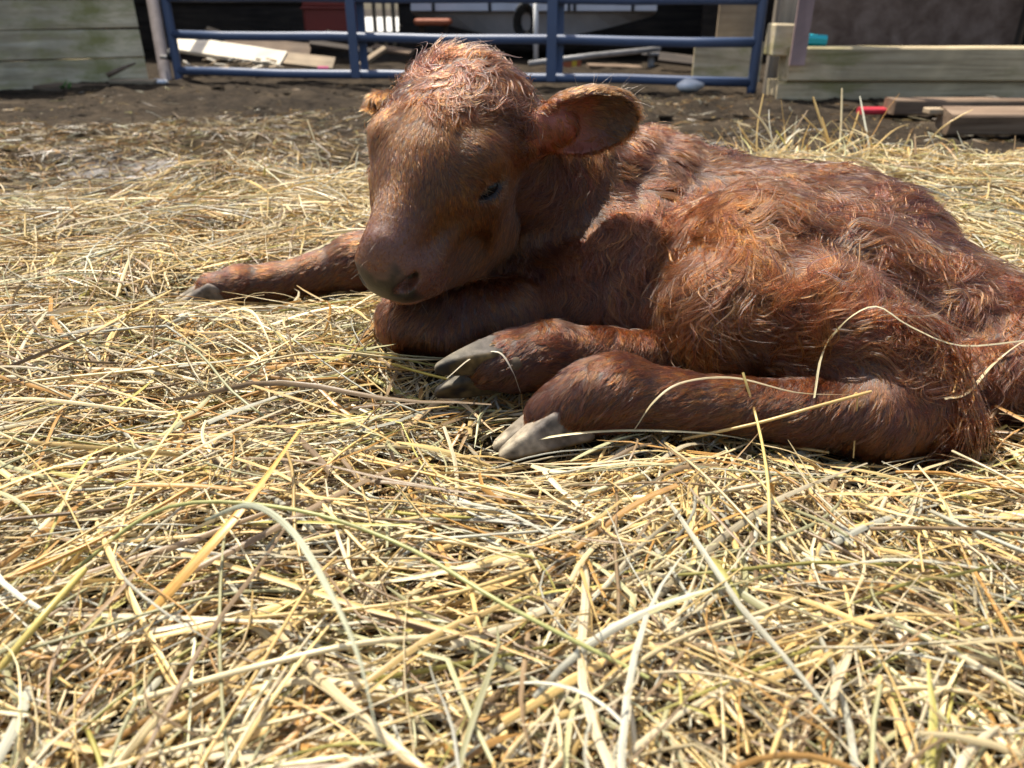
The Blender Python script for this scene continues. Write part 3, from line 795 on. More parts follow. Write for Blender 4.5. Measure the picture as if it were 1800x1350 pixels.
GROUPS = {'head': head_prims, 'ear': ear_prims, 'neck': neck_prims, 'body': body_prims + shoulder_prims, 'thigh': thigh_prims, 'rump': rump_prims, 'leg': leg_prims}

CALF_LO, CALF_HI = (-0.45, 0.40, 0.02), (0.66, 1.14, 0.44)
GRID = 0.0031
BODY = Field(CALF_LO, CALF_HI, GRID)
for p in body_prims: BODY.add(p, 0.04)
for p in neck_prims: BODY.add(p, 0.03)
for p in shoulder_prims: BODY.add(p, 0.016)
for p in rump_prims: BODY.add(p, 0.022)
LEGF = Field(CALF_LO, CALF_HI, GRID)
for p in thigh_prims: LEGF.add(p, 0.03)
for p in leg_prims[:7]: LEGF.add(p, 0.012)
def merge(F, G, k):
    hh = np.maximum(k - np.abs(F.a - G.a), 0) / k
    F.a = (np.minimum(F.a, G.a) - hh * hh * k * 0.25).astype(np.float32)
merge(BODY, LEGF, 0.018)
for p in leg_prims[7:]: BODY.add(p, 0.010)
HEADF = Field(CALF_LO, CALF_HI, GRID)
for p, k in head: HEADF.add(p, k)
for p, k in HEAD_CUTS: HEADF.add(p, k, True)
merge(BODY, HEADF, 0.007)
del HEADF, LEGF
# skin folds along the neck and shoulder, ribs showing faintly
_s, _X = BODY.region(*[np.array(P(1180, 420, 0.82)) + d for d in (-0.30, 0.30)])
_pp = _X.reshape(-1, 3)
_near = np.abs(BODY.a[_s].reshape(-1)) < 0.02
_q = _pp[_near]
_qx, _qy, _ = to_px(_q)
_fold = np.sin((_qx + 0.45 * (_qy - 400)) / 11.5 + 2.4 * noise3(_q, 14, 4)) * 0.0013
_m = sstep(985, 1040, _qx) * sstep(1260, 1150, _qx) * sstep(580, 520, _qy)
_fl = BODY.a[_s].reshape(-1).copy(); _fl[_near] += (_fold * _m).astype(np.float32) + 0.0014 * noise3(_q, 30, 8) * sstep(1000, 1100, _qx)
BODY.a[_s] = _fl.reshape(BODY.a[_s].shape)
for p in ear_prims[2:]: BODY.add(p, 0.015)
for p in ear_prims[:2]: BODY.add(p, 0.006)
BV, BQ = BODY.mesh(2)
print('calf verts', len(BV))
# ------------------------------------------------------------------ hooves, eyes
def claw_pair(name, toe_dir, dorsal, top, L, mat, parent, spread=0.0098, hgt=0.0165, wid=0.0105, gap_open=0.10, tone=1.0):
    """cloven hoof: two claws, flat soles; top = middle of the coronet"""
    a = unit(toe_dir); n = unit(dorsal - (dorsal @ a) * a); l = np.cross(a, n)
    R = L + 0.02
    F = Field(top - R, top + R, 0.0013)
    X = np.stack(np.meshgrid(*F.ax, indexing='ij'), -1)
    def smax(p, q, k=0.0045):
        hh = np.maximum(k - np.abs(p - q), 0) / k
        return np.maximum(p, q) + hh * hh * k * 0.25
    for s in (-1, 1):                                             # wedge: straight front wall, flat sole, rounded toe
        q = X - top; du = (q @ a) / L; dn = q @ n; dl = q @ l - s * spread * (1 + gap_open * np.clip(du, 0, 1))
        w = wid * (1 - 0.62 * np.clip(du, 0, 1) ** 2.6)
        f = smax(smax((dn - (0.60 - np.where(du > 0, 1.08 * du, -1.3 * du)) * hgt) * 0.75, -0.8 * hgt - dn), np.abs(dl) - w)
        f = smax(f, smax(-(du + 0.30) * L, (du - 1.0) * L))
        F.a = np.minimum(F.a, f.astype(np.float32))
    V, Q = F.mesh(2)
    d = V - top
    du, dn = (d @ a) / L, (d @ n)
    base = np.array([0.20, 0.17, 0.145]); tip = np.array([0.42, 0.36, 0.26]); top_c = np.array([0.24, 0.20, 0.165])
    g = sstep(0.15, 0.9, du + 0.16 * noise3(V, 70, 2))[:, None]
    col = base * (1 - g) + tip * g  # horn gets paler towards the toe
    k = sstep(0.15, -0.15, du)[:, None]; col = col * (1 - k) + top_c * k
    sl = sstep(-hgt * 0.62, -hgt * 0.76, dn)[:, None]
    solec = np.array([0.30, 0.21, 0.095]) * (0.75 + 0.5 * noise3(V, 160, 5)[:, None]) * np.clip(1.0 - 1.2 * sstep(0.55, 1.0, du + 0.3 * noise3(V, 120, 9))[:, None], 0.25, 1)
    col = col * (1 - sl) + np.clip(solec, 0.02, 1) * sl
    col = col * tone
    col *= (0.85 + 0.45 * noise3(V, 90, 3) + 0.35 * noise3(V, 300, 6))[:, None]
    o = mesh_np(name, V, Q, mat, parent)
    vcolor(o.data, np.clip(col, 0.01, 1))
    return o
def tint_mat(name, rough=0.5, spec=0.4, nscale=300, bstr=0.15, sss=0.0, bdist=0.001, mottle=0.3):
    m, nt, bs, out = new_mat(name)
    at = nd(nt, 'ShaderNodeAttribute', attribute_name='tint')
    n = noise_tex(nt, coords(nt), nscale, 6, 0.7)
    nm = noise_tex(nt, coords(nt), 70, 8, 0.75, 0.6)
    rm = ramp(nt, nm.outputs[0], [(0.34, (0.36, 0.31, 0.25)), (0.5, (0.95, 0.93, 0.90)), (0.66, (1.22, 1.21, 1.18))])
    c = mixc(nt, mottle, at.outputs['Color'], mixc(nt, 1.0, at.outputs['Color'], rm.outputs[0], 'MULTIPLY'))
    nt.links.new(c, bs.inputs['Base Color'])
    bs.inputs['Roughness'].default_value = rough
    bs.inputs['Specular IOR Level'].default_value = spec
    bump(nt, bs, n.outputs[0], bstr, bdist)
    if sss:
        bs.inputs['Subsurface Weight'].default_value = sss
        bs.inputs['Subsurface Radius'].default_value = (0.01, 0.004, 0.002)
    return m
HOOF = tint_mat('hoof_horn', 0.6, 0.3, 420, 0.5, mottle=0.55)
SKIN = tint_mat('calf_skin', 0.42, 0.45, 420, 0.6)
calf = empty('calf', tuple(P(1200, 680, 0.70)), 'reddish brown newborn calf lying curled on the straw, head lowered', 'calf')
CALF_INV = Matrix.Translation(calf.location).inverted()
def to_calf(o):
    o.parent = calf; o.matrix_parent_inverse = CALF_INV
    return o
hoof_a = to_calf(claw_pair('hoof', view_vec(-0.97, -0.16, 0.15), view_vec(-0.16, 0.96, -0.02), P(990, 728, 0.6205), 0.060, HOOF, None, 0.0100, 0.0265, 0.0125, tone=0.95))
hoof_a['label'] = 'pale grey hoof with a whitish toe'
hoof_b = to_calf(claw_pair('hoof', view_vec(-0.97, -0.06, 0.20), view_vec(0.05, 0.45, -0.89), P(866, 638, 0.682), 0.056, HOOF, None, 0.0125, 0.0200, 0.0122, tone=0.4))
hoof_b['label'] = 'grey hoof turned up to show its yellowish soles'
hoof_c = to_calf(claw_pair('hoof', view_vec(-0.97, -0.14, 0.15), view_vec(-0.15, 0.95, 0.2), P(372, 506, 0.920), 0.048, HOOF, None, 0.0098, 0.0190, 0.0110, tone=0.8))
def nub(px, py, t, r, M=np.eye(3)):
    c = P(px, py, t); F = Field(c - 0.02, c + 0.02, 0.001)
    F.add(Ell(c, r, M), 0.002); V, Q = F.mesh(1)
    o = mesh_np('dewclaw', V, Q, HOOF); vcolor(o.data, np.clip(np.array([0.075, 0.055, 0.034]) * (1 + 0.5 * noise3(V, 200, 1)[:, None]), 0.01, 1))
    return to_calf(o)
nub(1054, 724, 0.597, (0.0075, 0.006, 0.0068)); nub(905, 640, 0.661, (0.0078, 0.006, 0.0078))
m_eye, nt, bs, _o = new_mat('eye_dark'); bs.inputs['Base Color'].default_value = (0.006, 0.005, 0.005, 1); bs.inputs['Roughness'].default_value = 0.12; bs.inputs['IOR'].default_value = 1.3
for EP, EM in EYES:
    c = EP + EM[2] * 0.001; F = Field(c - 0.02, c + 0.02, 0.0014)
    F.add(Ell(c, (0.0125, 0.0115, 0.0115), EM), 0.002); V, Q = F.mesh(1)
    to_calf(mesh_np('eye', V, Q, m_eye))

# ------------------------------------------------------------------ skin colours and the coat
def group_sdf(V):
    out = []
    for name, prims in GROUPS.items():
        d = np.full(len(V), 9.0)
        for p in prims: d = np.minimum(d, p.d(V))
        out.append(d)
    return np.stack(out, 1)
TRI = np.concatenate([BQ[:, [0, 1, 2]], BQ[:, [0, 2, 3]]])
fn = np.cross(BV[TRI[:, 1]] - BV[TRI[:, 0]], BV[TRI[:, 2]] - BV[TRI[:, 0]])
VN = np.zeros_like(BV)
for k in range(3):
    for c in range(3): VN[:, c] += np.bincount(TRI[:, k], fn[:, c], len(BV))
VN = unit(VN)
GN = list(GROUPS); G = group_sdf(BV); gi = G.argmin(1)
isg = {n: (gi == k) for k, n in enumerate(GN)}
HL = (BV - HEAD_O) @ HM.T / np.array([HSU, HSV, HSW]); hu, hv, hw = HL.T
VX, VY, VT = to_px(BV)
nh = VN @ HM.T
inhead = isg['head']
u_nose = _uu(0.222)
# nose pad: the bare front of the muzzle
pad = inhead * sstep(0.36, 0.58, nh[:, 0] + 0.12 * noise3(BV, 60, 3)) * sstep(0.032, 0.026, np.abs(hw)) * sstep(u_nose - 0.022, u_nose - 0.006, hu) * sstep(-0.090, -0.082, hv) * sstep(-0.030, -0.040, hv + 0.006 * noise3(BV, 80, 6))
lip = inhead * sstep(u_nose - 0.030, u_nose - 0.004, hu) * sstep(-0.070, -0.090, hv)
muz = inhead * sstep(u_nose - 0.055, u_nose - 0.004, hu)
earl = (BV - EAR_C) @ EAR_M.T
inner = isg['ear'] * (np.linalg.norm(BV - EAR_C, axis=1) < 0.085) * sstep(0.0, 0.35, VN @ EAR_M[1]) * sstep(0.033, 0.024, np.abs(earl[:, 2])) * sstep(0.024, -0.004, earl[:, 0] + 0.010 * noise3(BV, 60, 15))
eye_d = np.full(len(BV), 9.0)
for EP, EM in EYES: eye_d = np.minimum(eye_d, np.linalg.norm(((BV - EP - EM[2] * 0.010) @ EM.T) * np.array([0.62, 1.15, 1.0]), axis=1))
red = np.array([0.034, 0.0105, 0.0042])
skin = np.tile(red, (len(BV), 1)) * (1 + 0.3 * noise3(BV, 25, 1)[:, None])
def blend(c, w):
    global skin
    skin = skin * (1 - w[:, None]) + np.array(c) * w[:, None]
blend((0.16, 0.075, 0.055), muz * 0.7)
padn = noise3(BV, 190, 4) * 0.5 + noise3(BV, 90, 5) * 0.5
blend((0.016, 0.0125, 0.0115), pad)
blend((0.11, 0.060, 0.046), pad * sstep(0.0, 0.5, padn) * sstep(-0.052, -0.038, hv) * 0.9)
blend((0.075, 0.055, 0.036), pad * sstep(-0.066, -0.080, hv) * 0.6)
blend((0.22, 0.105, 0.075), lip * 0.6)
nost = sstep(0.011, 0.005, np.minimum(np.linalg.norm(BV - H(0.238, -0.050, 0.0225), axis=1), np.linalg.norm(BV - H(0.238, -0.050, -0.0225), axis=1)))
blend((0.03, 0.018, 0.016), nost * 0.9)
blend((0.20, 0.052, 0.028), inner)
blend((0.010, 0.007, 0.006), sstep(0.0135, 0.0085, eye_d) * inhead)
body_o = to_calf(mesh_np('body', BV, BQ, SKIN)); vcolor(body_o.data, np.clip(skin, 0.002, 1))

# hair length, density, waviness per vertex
leg_low = isg['leg'].astype(float)
fore = inhead * sstep(0.088, 0.055, hu + 0.012 * noise3(BV, 45, 2)) * sstep(-0.07, -0.03, hv)
length = np.select([isg['head'], isg['ear'], isg['neck'], isg['body'], isg['thigh'], isg['rump'], isg['leg']], [0.0052, 0.009, 0.019, 0.017, 0.025, 0.018, 0.0088])
length = length + fore * 0.012
back_head = inhead * sstep(-0.06, -0.10, hv) * (1 - muz); length = length + back_head * 0.008
length = length * (1 - 0.72 * muz)
dens = np.select([isg['head'], isg['ear'], isg['neck'], isg['body'], isg['thigh'], isg['rump'], isg['leg']], [2.6, 1.4, 1.0, 0.9, 1.0, 0.9, 1.4])
dens = dens * (1 - sstep(0.05, 0.5, pad)) * (1 - 0.55 * lip) * (1 - 0.45 * inner) * (1 - sstep(0.0095, 0.0072, eye_d) * inhead) * (1 - nost)
length = length * (1 - 0.25 * inner)
hoofd = np.full(len(BV), 9.0)
for c in (P(972, 732, 0.62), P(845, 640, 0.678), P(358, 509, 0.92)): hoofd = np.minimum(hoofd, np.linalg.norm(BV - c, axis=1))
dens *= sstep(0.004, 0.010, hoofd); length *= 0.75 + 0.25 * sstep(0.015, 0.06, hoofd)
dens *= sstep(0.045, 0.075, BV[:, 2])
away = sstep(-0.15, -0.6, -np.einsum('ij,ij->i', VN, unit(BV - np.array([0, 0, CAMZ]))))
dens *= 1 - 0.55 * away
wave = np.select([isg['head'], isg['ear'], isg['neck'], isg['body'], isg['thigh'], isg['rump'], isg['leg']], [0.03, 0.08, 0.15, 0.18, 0.30, 0.26, 0.06]) + fore * 0.26

GUIDES = [(760, 95, -.5, -1), (835, 88, .3, -1), (800, 120, 0.1, 1), (750, 165, -.35, 1), (820, 165, .15, 1), (880, 175, .6, .8), (700, 185, -.6, .8), (925, 180, .5, 1),
 (740, 255, .05, 1), (695, 290, -.25, 1), (820, 265, .7, .6), (890, 250, .5, .9), (745, 385, -.2, 1), (690, 430, -.35, 1), (780, 430, .15, 1), (860, 400, .35, .9), (830, 470, -.2, 1), (760, 520, -.1, 1), (920, 350, .15, 1),
 (965, 310, .1, 1), (1000, 360, .25, 1), (1060, 300, .45, .9), (950, 450, -.15, 1), (1020, 430, -.25, 1), (900, 500, .4, .7), (850, 560, .3, 1), (1000, 560, .2, 1), (700, 575, -.3, 1),
 (1120, 260, .8, .55), (1200, 285, .9, .4), (1090, 420, -.15, 1), (1120, 520, .0, 1), (1350, 320, 1, .25), (1500, 350, 1, .35), (1650, 440, .9, .6),
 (1300, 400, .9, .45), (1450, 440, .95, .4), (1590, 500, .8, .6), (1700, 540, .2, 1), (1190, 380, -.35, 1), (1180, 480, .15, 1), (1210, 570, .75, .65), (1270, 480, .7, .7), (1350, 560, .95, .1), (1340, 640, .6, .7),
 (1460, 560, .8, -.35), (1540, 610, 1, .25), (1470, 660, -.1, 1), (1560, 700, .2, 1), (1625, 740, .4, 1), (1300, 680, -.9, .35), (1150, 665, -.9, .45), (1050, 655, -.85, .55), (1320, 740, -.6, .8), (1100, 730, -.7, .7), (1000, 700, -.7, .7),
 (1000, 600, -.9, .35), (910, 600, -.85, .5), (950, 660, -.5, .85), (560, 470, -.9, .35), (620, 435, -.9, .4), (420, 490, -1, .25), (600, 490, -.7, .7), (1740, 600, -.3, 1), (1750, 670, .5, .6),
 (1050, 170, .9, -.1), (1090, 225, .6, .6), (1000, 255, .35, .95), (970, 190, .6, .4)]
gp, gv = [], []
for x, y, dx, dy in GUIDES:
    d2 = (VX - x) ** 2 + (VY - y) ** 2
    m = np.where(d2 < 14 ** 2)[0]
    if len(m) == 0: m = np.array([d2.argmin()])
    i = m[VT[m].argmin()]
    gp.append(BV[i]); v = P(x + dx * 20, y + dy * 20, VT[i]) - P(x, y, VT[i]); gv.append(unit(v))
gp, gv = np.array(gp), np.array(gv)
flow = np.zeros_like(BV)
for c0 in range(0, len(BV), 20000):
    d2 = ((BV[c0:c0 + 20000, None] - gp[None]) ** 2).sum(-1) + 1e-4
    flow[c0:c0 + 20000] = (d2 ** -2)[..., None].repeat(1, -1).transpose(0, 2, 1)[:, 0] @ gv
flow = unit(flow)

def grow(N, rng, npt=7, lmul=1.0, clump_n=17000, clump=0.85, lift=0.11, jitter=0.12, wmask=None):
    """N strands rooted on the skin: returns points (N, npt, 3), root vertex ids"""
    w = dens if wmask is None else dens * wmask
    area = np.linalg.norm(np.cross(BV[TRI[:, 1]] - BV[TRI[:, 0]], BV[TRI[:, 2]] - BV[TRI[:, 0]]), axis=1) * w[TRI].mean(1)
    t = rng.choice(len(TRI), N, p=area / area.sum())
    b = rng.random((N, 2)); f = b.sum(1) > 1; b[f] = 1 - b[f]
    bw = np.stack([1 - b.sum(1), b[:, 0], b[:, 1]], 1)
    I = TRI[t]
    mixv = lambda A: (A[I] * (bw[..., None] if A.ndim > 1 else bw)).sum(1)
    root = mixv(BV); nrm = unit(mixv(VN)); fl = mixv(flow); L = mixv(length) * lmul; wv = mixv(wave)
    cw = np.where((isg['head'] | isg['leg'])[I[:, 0]], 1.0, 0.75); ci = rng.choice(N, min(clump_n, N), replace=False, p=cw / cw.sum())
    kd = kdtree.KDTree(len(ci))
    for k, i in enumerate(ci): kd.insert(root[i], k)
    kd.balance()
    cl = ci[np.array([kd.find(p)[1] for p in root])]
    # swirl the flow gently, whole clumps at a time
    def frame(fl, nrm, p, wob):
        a = wob * (0.62 * noise3(p, 15, 11) + 0.38 * noise3(p, 38, 12))
        f = unit(fl - (fl * nrm).sum(1, keepdims=True) * nrm); s = np.cross(nrm, f)
        f2 = f * np.cos(a)[:, None] + s * np.sin(a)[:, None]
        return f2, np.cross(nrm, f2)
    wob = 0.75 + 2.2 * wv / 0.2
    cf = fl[cl]; cn = nrm[cl]
    crand = rng.normal(0, 1, N)[cl]
    f, sd = frame(cf, nrm, root[cl], wob * 0.8)
    ang = crand * (0.06 + 0.32 * wv) + rng.normal(0, jitter, N)
    f, sd = f * np.cos(ang)[:, None] + sd * np.sin(ang)[:, None], sd * np.cos(ang)[:, None] - f * np.sin(ang)[:, None]
    L = L * np.exp(rng.normal(0, 0.22, N)) * (0.85 + 0.25 * rng.random(N)[cl])
    lf = lift * np.exp(0.35 * rng.normal(0, 1, N)[cl]) * (1 + rng.normal(0, 0.25, N))
    s = np.linspace(0, 1, npt)[None, :, None]
    ph = (noise3(root[cl], 70, 21) * 3.0 + 0.8 * rng.normal(0, 1, N)[cl] * 0.6 + rng.normal(0, 0.2, N))[:, None, None]
    fr = (0.75 + 0.35 * rng.random(N)[cl])[:, None, None]
    L3 = L[:, None, None]
    pts = root[:, None] + L3 * (s * f[:, None] + lf[:, None, None] * (s - 0.62 * s * s) * nrm[:, None])
    amp = (wv * 0.9)[:, None, None] * L3
    pts = pts + amp * np.sin(2 * math.pi * fr * s + ph) * sd[:, None] * s ** 0.7 - amp * np.sin(ph) * sd[:, None] * s ** 0.7 * 0
    delta = root - root[cl]
    dl = np.linalg.norm(delta, axis=1)
    ish = (isg['head'] | isg['leg'])[I[:, 0]] & (fore[I[:, 0]] < 0.5)
    cs = np.where(ish, rng.uniform(0.2, 0.8, N), rng.uniform(0.80, 1.06, N)) * clump / 0.85
    pts = pts - delta[:, None] * (np.clip(cs, 0, 0.95)[:, None, None] * s ** 1.4)
    return pts, I[:, 0], cl, root, rng

def hair_object(name, pts, rad, cols, mat):
    N, n, _ = pts.shape
    c = bpy.data.hair_curves.new(name)
    c.add_curves([n] * N)
    c.attributes['position'].data.foreach_set('vector', np.ascontiguousarray(pts, np.float32).ravel())
    ra = c.attributes.get('radius') or c.attributes.new('radius', 'FLOAT', 'POINT')
    ra.data.foreach_set('value', np.ascontiguousarray(np.broadcast_to(rad, (N, n)), np.float32).ravel())
    ca = c.attributes.new('tint', 'FLOAT_COLOR', 'CURVE')
    cc = np.ones((N, 4), np.float32); cc[:, :3] = cols
    ca.data.foreach_set('color', cc.ravel())
    c.materials.append(mat)
    o = bpy.data.objects.new(name, c); link(o)
    return o
def hair_mat(name, rough=0.25, rad_rough=0.38, ior=1.38):
    m = bpy.data.materials.new(name); m.use_nodes = True; nt = m.node_tree
    nt.nodes.remove(nt.nodes['Principled BSDF'])
    h = nt.nodes.new('ShaderNodeBsdfHairPrincipled')
    h.model = 'CHIANG'; h.parametrization = 'COLOR'
    h.inputs['Roughness'].default_value = rough
    h.inputs['Radial Roughness'].default_value = rad_rough
    h.inputs['Coat'].default_value = 0.0
    h.inputs['Random Roughness'].default_value = 0.2; h.inputs['IOR'].default_value = ior
    at = nd(nt, 'ShaderNodeAttribute', attribute_name='tint')
    hi = nt.nodes.new('ShaderNodeHairInfo')
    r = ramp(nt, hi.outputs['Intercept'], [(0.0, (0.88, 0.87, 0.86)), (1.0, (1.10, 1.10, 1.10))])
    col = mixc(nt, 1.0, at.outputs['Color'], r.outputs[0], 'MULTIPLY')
    nt.links.new(col, h.inputs['Color'])
    nt.links.new(h.outputs[0], nt.nodes['Material Output'].inputs[0])
    return m
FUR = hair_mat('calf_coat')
NHAIR = 330000
pts, rv, cl, root, rng = grow(NHAIR, np.random.default_rng(11))
# colour: mahogany, drier tan over the flank, withers and forehead, darker on the shins
c_red, c_dark, c_tan = np.array([0.086, 0.0240, 0.0042]), np.array([0.034, 0.0102, 0.0028]), np.array([0.118, 0.0455, 0.0120])
rx, ry, _t = to_px(root)
tanw = 0.42 * isg['thigh'][rv] * sstep(1480, 1250, rx) + 0.5 * (isg['body'] | isg['neck'])[rv] * sstep(380, 250, ry) + 0.3 * fore[rv] + 0.35 * isg['ear'][rv]
tanw = np.clip(tanw * (0.7 + 0.9 * noise3(root, 28, 31)) + 0.22 * rng.normal(0, 1, NHAIR)[cl] * 0.6 + 0.08 * rng.normal(0, 1, NHAIR), 0, 1)
darkw = np.clip(0.08 * isg['leg'][rv] + 0.18 * noise3(root, 20, 33) + 0.35 * sstep(0.075, 0.03, hoofd[rv]) + 0.15 * rng.normal(0, 1, NHAIR), 0, 1)
cols = c_red * (1 - tanw[:, None]) + c_tan * tanw[:, None]
cols = cols * (1 - darkw[:, None]) + c_dark * darkw[:, None]
cols = cols * (1 + 0.55 * inhead[rv] * (1 - fore[rv]) + 0.5 * isg['ear'][rv] + 0.15 * isg['leg'][rv])[:, None]  # head is lighter by nature; head and ear also brightened to look lit
cols = np.clip(cols * np.exp(-0.05 + 0.38 * rng.normal(0, 1, NHAIR) + 0.26 * rng.normal(0, 1, NHAIR)[cl])[:, None], 0.01, 0.9)
rad = np.array([0.00022, 0.00023, 0.00022, 0.00020, 0.00017, 0.00012, 0.00005])[None] * (0.50 + 0.50 * np.clip(length[rv] / 0.016, 0, 1.2))[:, None]
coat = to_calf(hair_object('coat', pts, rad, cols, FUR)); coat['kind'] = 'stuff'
# damp hair stuck together into wavy locks over the finer coat
NL = 24000
lockmask = (isg['body'] * 0.55 + isg['neck'] * 0.6 + isg['thigh'] * 1.2 + isg['rump'] * 0.9 + isg['leg'] * 0.10) * (0.35 + 0.65 * sstep(-0.35, 0.25, noise3(BV, 18, 81))) + fore * 1.1 + isg['ear'] * 0.15 + back_head * 0.35 + inhead * (1 - fore) * (1 - muz) * 0.9
lp, lv, lc, lroot, rl = grow(NL, np.random.default_rng(23), npt=9, lmul=1.30, clump_n=9000, clump=0.0, lift=0.20, jitter=0.10, wmask=lockmask)
lt = np.clip(0.35 * rl.random(NL) + 0.45 * isg['thigh'][lv] * rl.random(NL) + 0.3 * sstep(380, 250, to_px(lroot)[1]) * rl.random(NL), 0, 1)[:, None]
lt = lt * (1 - 0.7 * fore[lv][:, None])
lcol = (c_red * 0.95 * (1 - lt) + c_tan * 0.95 * lt) * (1 + 0.4 * inhead[lv] * (1 - fore[lv]))[:, None] * (1 + fore[lv][:, None] * np.array([[-0.05, 0.14, -0.1]])) * np.exp(0.42 * rl.normal(0, 1, (NL, 1))) * (1 - 0.28 * fore[lv][:, None])
lrad = np.array([0.00050, 0.00068, 0.00074, 0.00072, 0.00066, 0.00056, 0.00043, 0.00027, 0.00008])[None] * 0.85 * np.clip(rl.normal(1.0, 0.28, (NL, 1)), 0.4, 1.7) * (1 - 0.58 * (inhead * (1 - fore))[lv])[:, None]
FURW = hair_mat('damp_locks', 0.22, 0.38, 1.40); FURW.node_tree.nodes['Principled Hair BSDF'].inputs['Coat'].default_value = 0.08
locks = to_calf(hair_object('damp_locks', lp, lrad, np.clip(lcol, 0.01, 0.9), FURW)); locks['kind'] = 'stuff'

# pale whiskers round the muzzle and lashes over the eyes
rw = np.random.default_rng(3)
wi = np.concatenate([rw.choice(np.where((muz > 0.55) & (pad < 0.2))[0], 60), rw.choice(np.where((eye_d > 0.009) & (eye_d < 0.0135) & inhead)[0], 60), rw.choice(np.where(isg['ear'] & (earl[:, 0] > 0.0) & (VN[:, 2] > 0.4))[0], 14)])
nw = len(wi); Lw = np.concatenate([rw.uniform(0.006, 0.015, 60), rw.uniform(0.007, 0.012, 60), rw.uniform(0.010, 0.020, 14)])
dw = unit(VN[wi] + 0.5 * flow[wi] + rw.normal(0, 0.35, (nw, 3))); bw_ = unit(rw.normal(0, 1, (nw, 3)) + np.array([0, 0, -0.8]))
sw = np.linspace(0, 1, 7)[None, :, None]
pw = BV[wi][:, None] + Lw[:, None, None] * (sw * dw[:, None] + 0.35 * sw ** 2 * bw_[:, None])
whisk = to_calf(hair_object('whiskers', pw, np.array([0.00016, 0.00016, 0.00015, 0.00013, 0.0001, 0.00008, 0.00004])[None], np.clip(np.array([0.34, 0.20, 0.11]) * rw.uniform(0.4, 1.3, (nw, 1)), 0, 0.9), FUR)); whisk['kind'] = 'stuff'
# ------------------------------------------------------------------ straw
def strands(n, rng, xy, L, W, zoff, bend, rise, arch, flat, base_z, M=7, cols=None, kink=0.25, free=None, clear=0.0015, theta=None):
    """n bent straws: flat blades or round stalks following the ground; returns arrays for one mesh"""
    th0 = rng.random(n) * 2 * math.pi if theta is None else theta
    s = np.linspace(-0.5, 0.5, M + 1)
    kpos = rng.uniform(-0.35, 0.35, n); kang = np.where(rng.random(n) < kink, rng.normal(0, 0.75, n), 0)
    wig = rng.normal(0, 0.08, (n, 1)) * np.sin(6.28 * (s[None] * rng.uniform(0.7, 1.6, (n, 1)) + rng.random((n, 1))))
    th = th0[:, None] + bend[:, None] * s[None] + kang[:, None] * (s[None] > kpos[:, None]) + wig
    st = L[:, None] / M
    dx = np.cos(th) * st; dy = np.sin(th) * st
    X = np.cumsum(dx, 1) - dx; Y = np.cumsum(dy, 1) - dy
    mid = M // 2
    X = X - X[:, mid:mid + 1] + xy[:, :1]; Y = Y - Y[:, mid:mid + 1] + xy[:, 1:]
    zb = base_z(X.ravel(), Y.ravel()).reshape(X.shape)
    if free is None: free = np.zeros(n)
    zb = zb * (1 - free[:, None]) + free[:, None] * zb[:, mid:mid + 1]
    Z = zb + zoff[:, None] + rise[:, None] * (s[None] + 0.0) * L[:, None] + arch[:, None] * (0.25 - s[None] ** 2) * L[:, None] \
        + np.abs(kang[:, None]) * 0.12 * L[:, None] * (s[None] - kpos[:, None]) * (s[None] > kpos[:, None]) * rng.normal(0, 1, (n, 1))
    Z = np.maximum(Z, zb * 0.0 + base_z(X.ravel(), Y.ravel()).reshape(X.shape) - 0.004)
    C = np.stack([X, Y, Z], -1)
    if clear is not None:
        ok = BODY.sample(C).min(1) > clear
        for hc in (P(930, 742, 0.62), P(900, 755, 0.61), P(800, 645, 0.68), P(338, 512, 0.92)):
            ok &= np.linalg.norm(C - hc, axis=2).min(1) > 0.034
        ok &= ~((np.linalg.norm(C - np.array([0, 0, CAMZ]), axis=2) < 0.16).any(1))
    else: ok = np.ones(n, bool)
    return C[ok], ok
def ribbon_mesh(C, W, rng, rollsd=0.6):
    n, m, _ = C.shape
    T = unit(np.gradient(C, axis=1))
    side = unit(np.cross(T, np.array([0, 0, 1.0])))
    up = np.cross(side, T)
    roll = rng.normal(0, rollsd, (n, 1)) + rng.normal(0, 0.9, (n, 1)) * np.linspace(-0.5, 0.5, m)[None]
    wv = side * np.cos(roll)[..., None] + up * np.sin(roll)[..., None]
    nv = np.cross(T, wv)
    s = np.linspace(0, 1, m)[None]
    tipa = rng.uniform(0.3, 1.0, (n, 1)); tipb = rng.uniform(0.02, 0.6, (n, 1))
    prof = (np.clip(s / 0.2, 0, 1) * (1 - tipa) + tipa) * (np.clip((1 - s) / 0.45, 0, 1) * (1 - tipb) + tipb)
    w = (W[:, None] * prof * 0.5)[..., None]
    fold = 0.35 * w * nv
    V = np.stack([C - wv * w + fold, C - fold * 0.5, C + wv * w + fold], 2)     # shallow V section
    base = (np.arange(n) * m * 3)[:, None, None] + (np.arange(m - 1) * 3)[None, :, None] + np.arange(2)[None, None]
    q = np.stack([base, base + 1, base + 4, base + 3], -1).reshape(-1, 4)
    uvw = np.zeros((n, m, 3, 3)); uvw[..., 0] = np.array([0, 0.5, 1.0])[None, None]; uvw[..., 1] = np.cumsum(np.linalg.norm(np.diff(C, axis=1, prepend=C[:, :1]), axis=2), 1)[..., None]
    uvw[..., 2] = rng.random((n, 1, 1))
    return V.reshape(-1, 3), q, 3 * m, uvw.reshape(-1, 3)
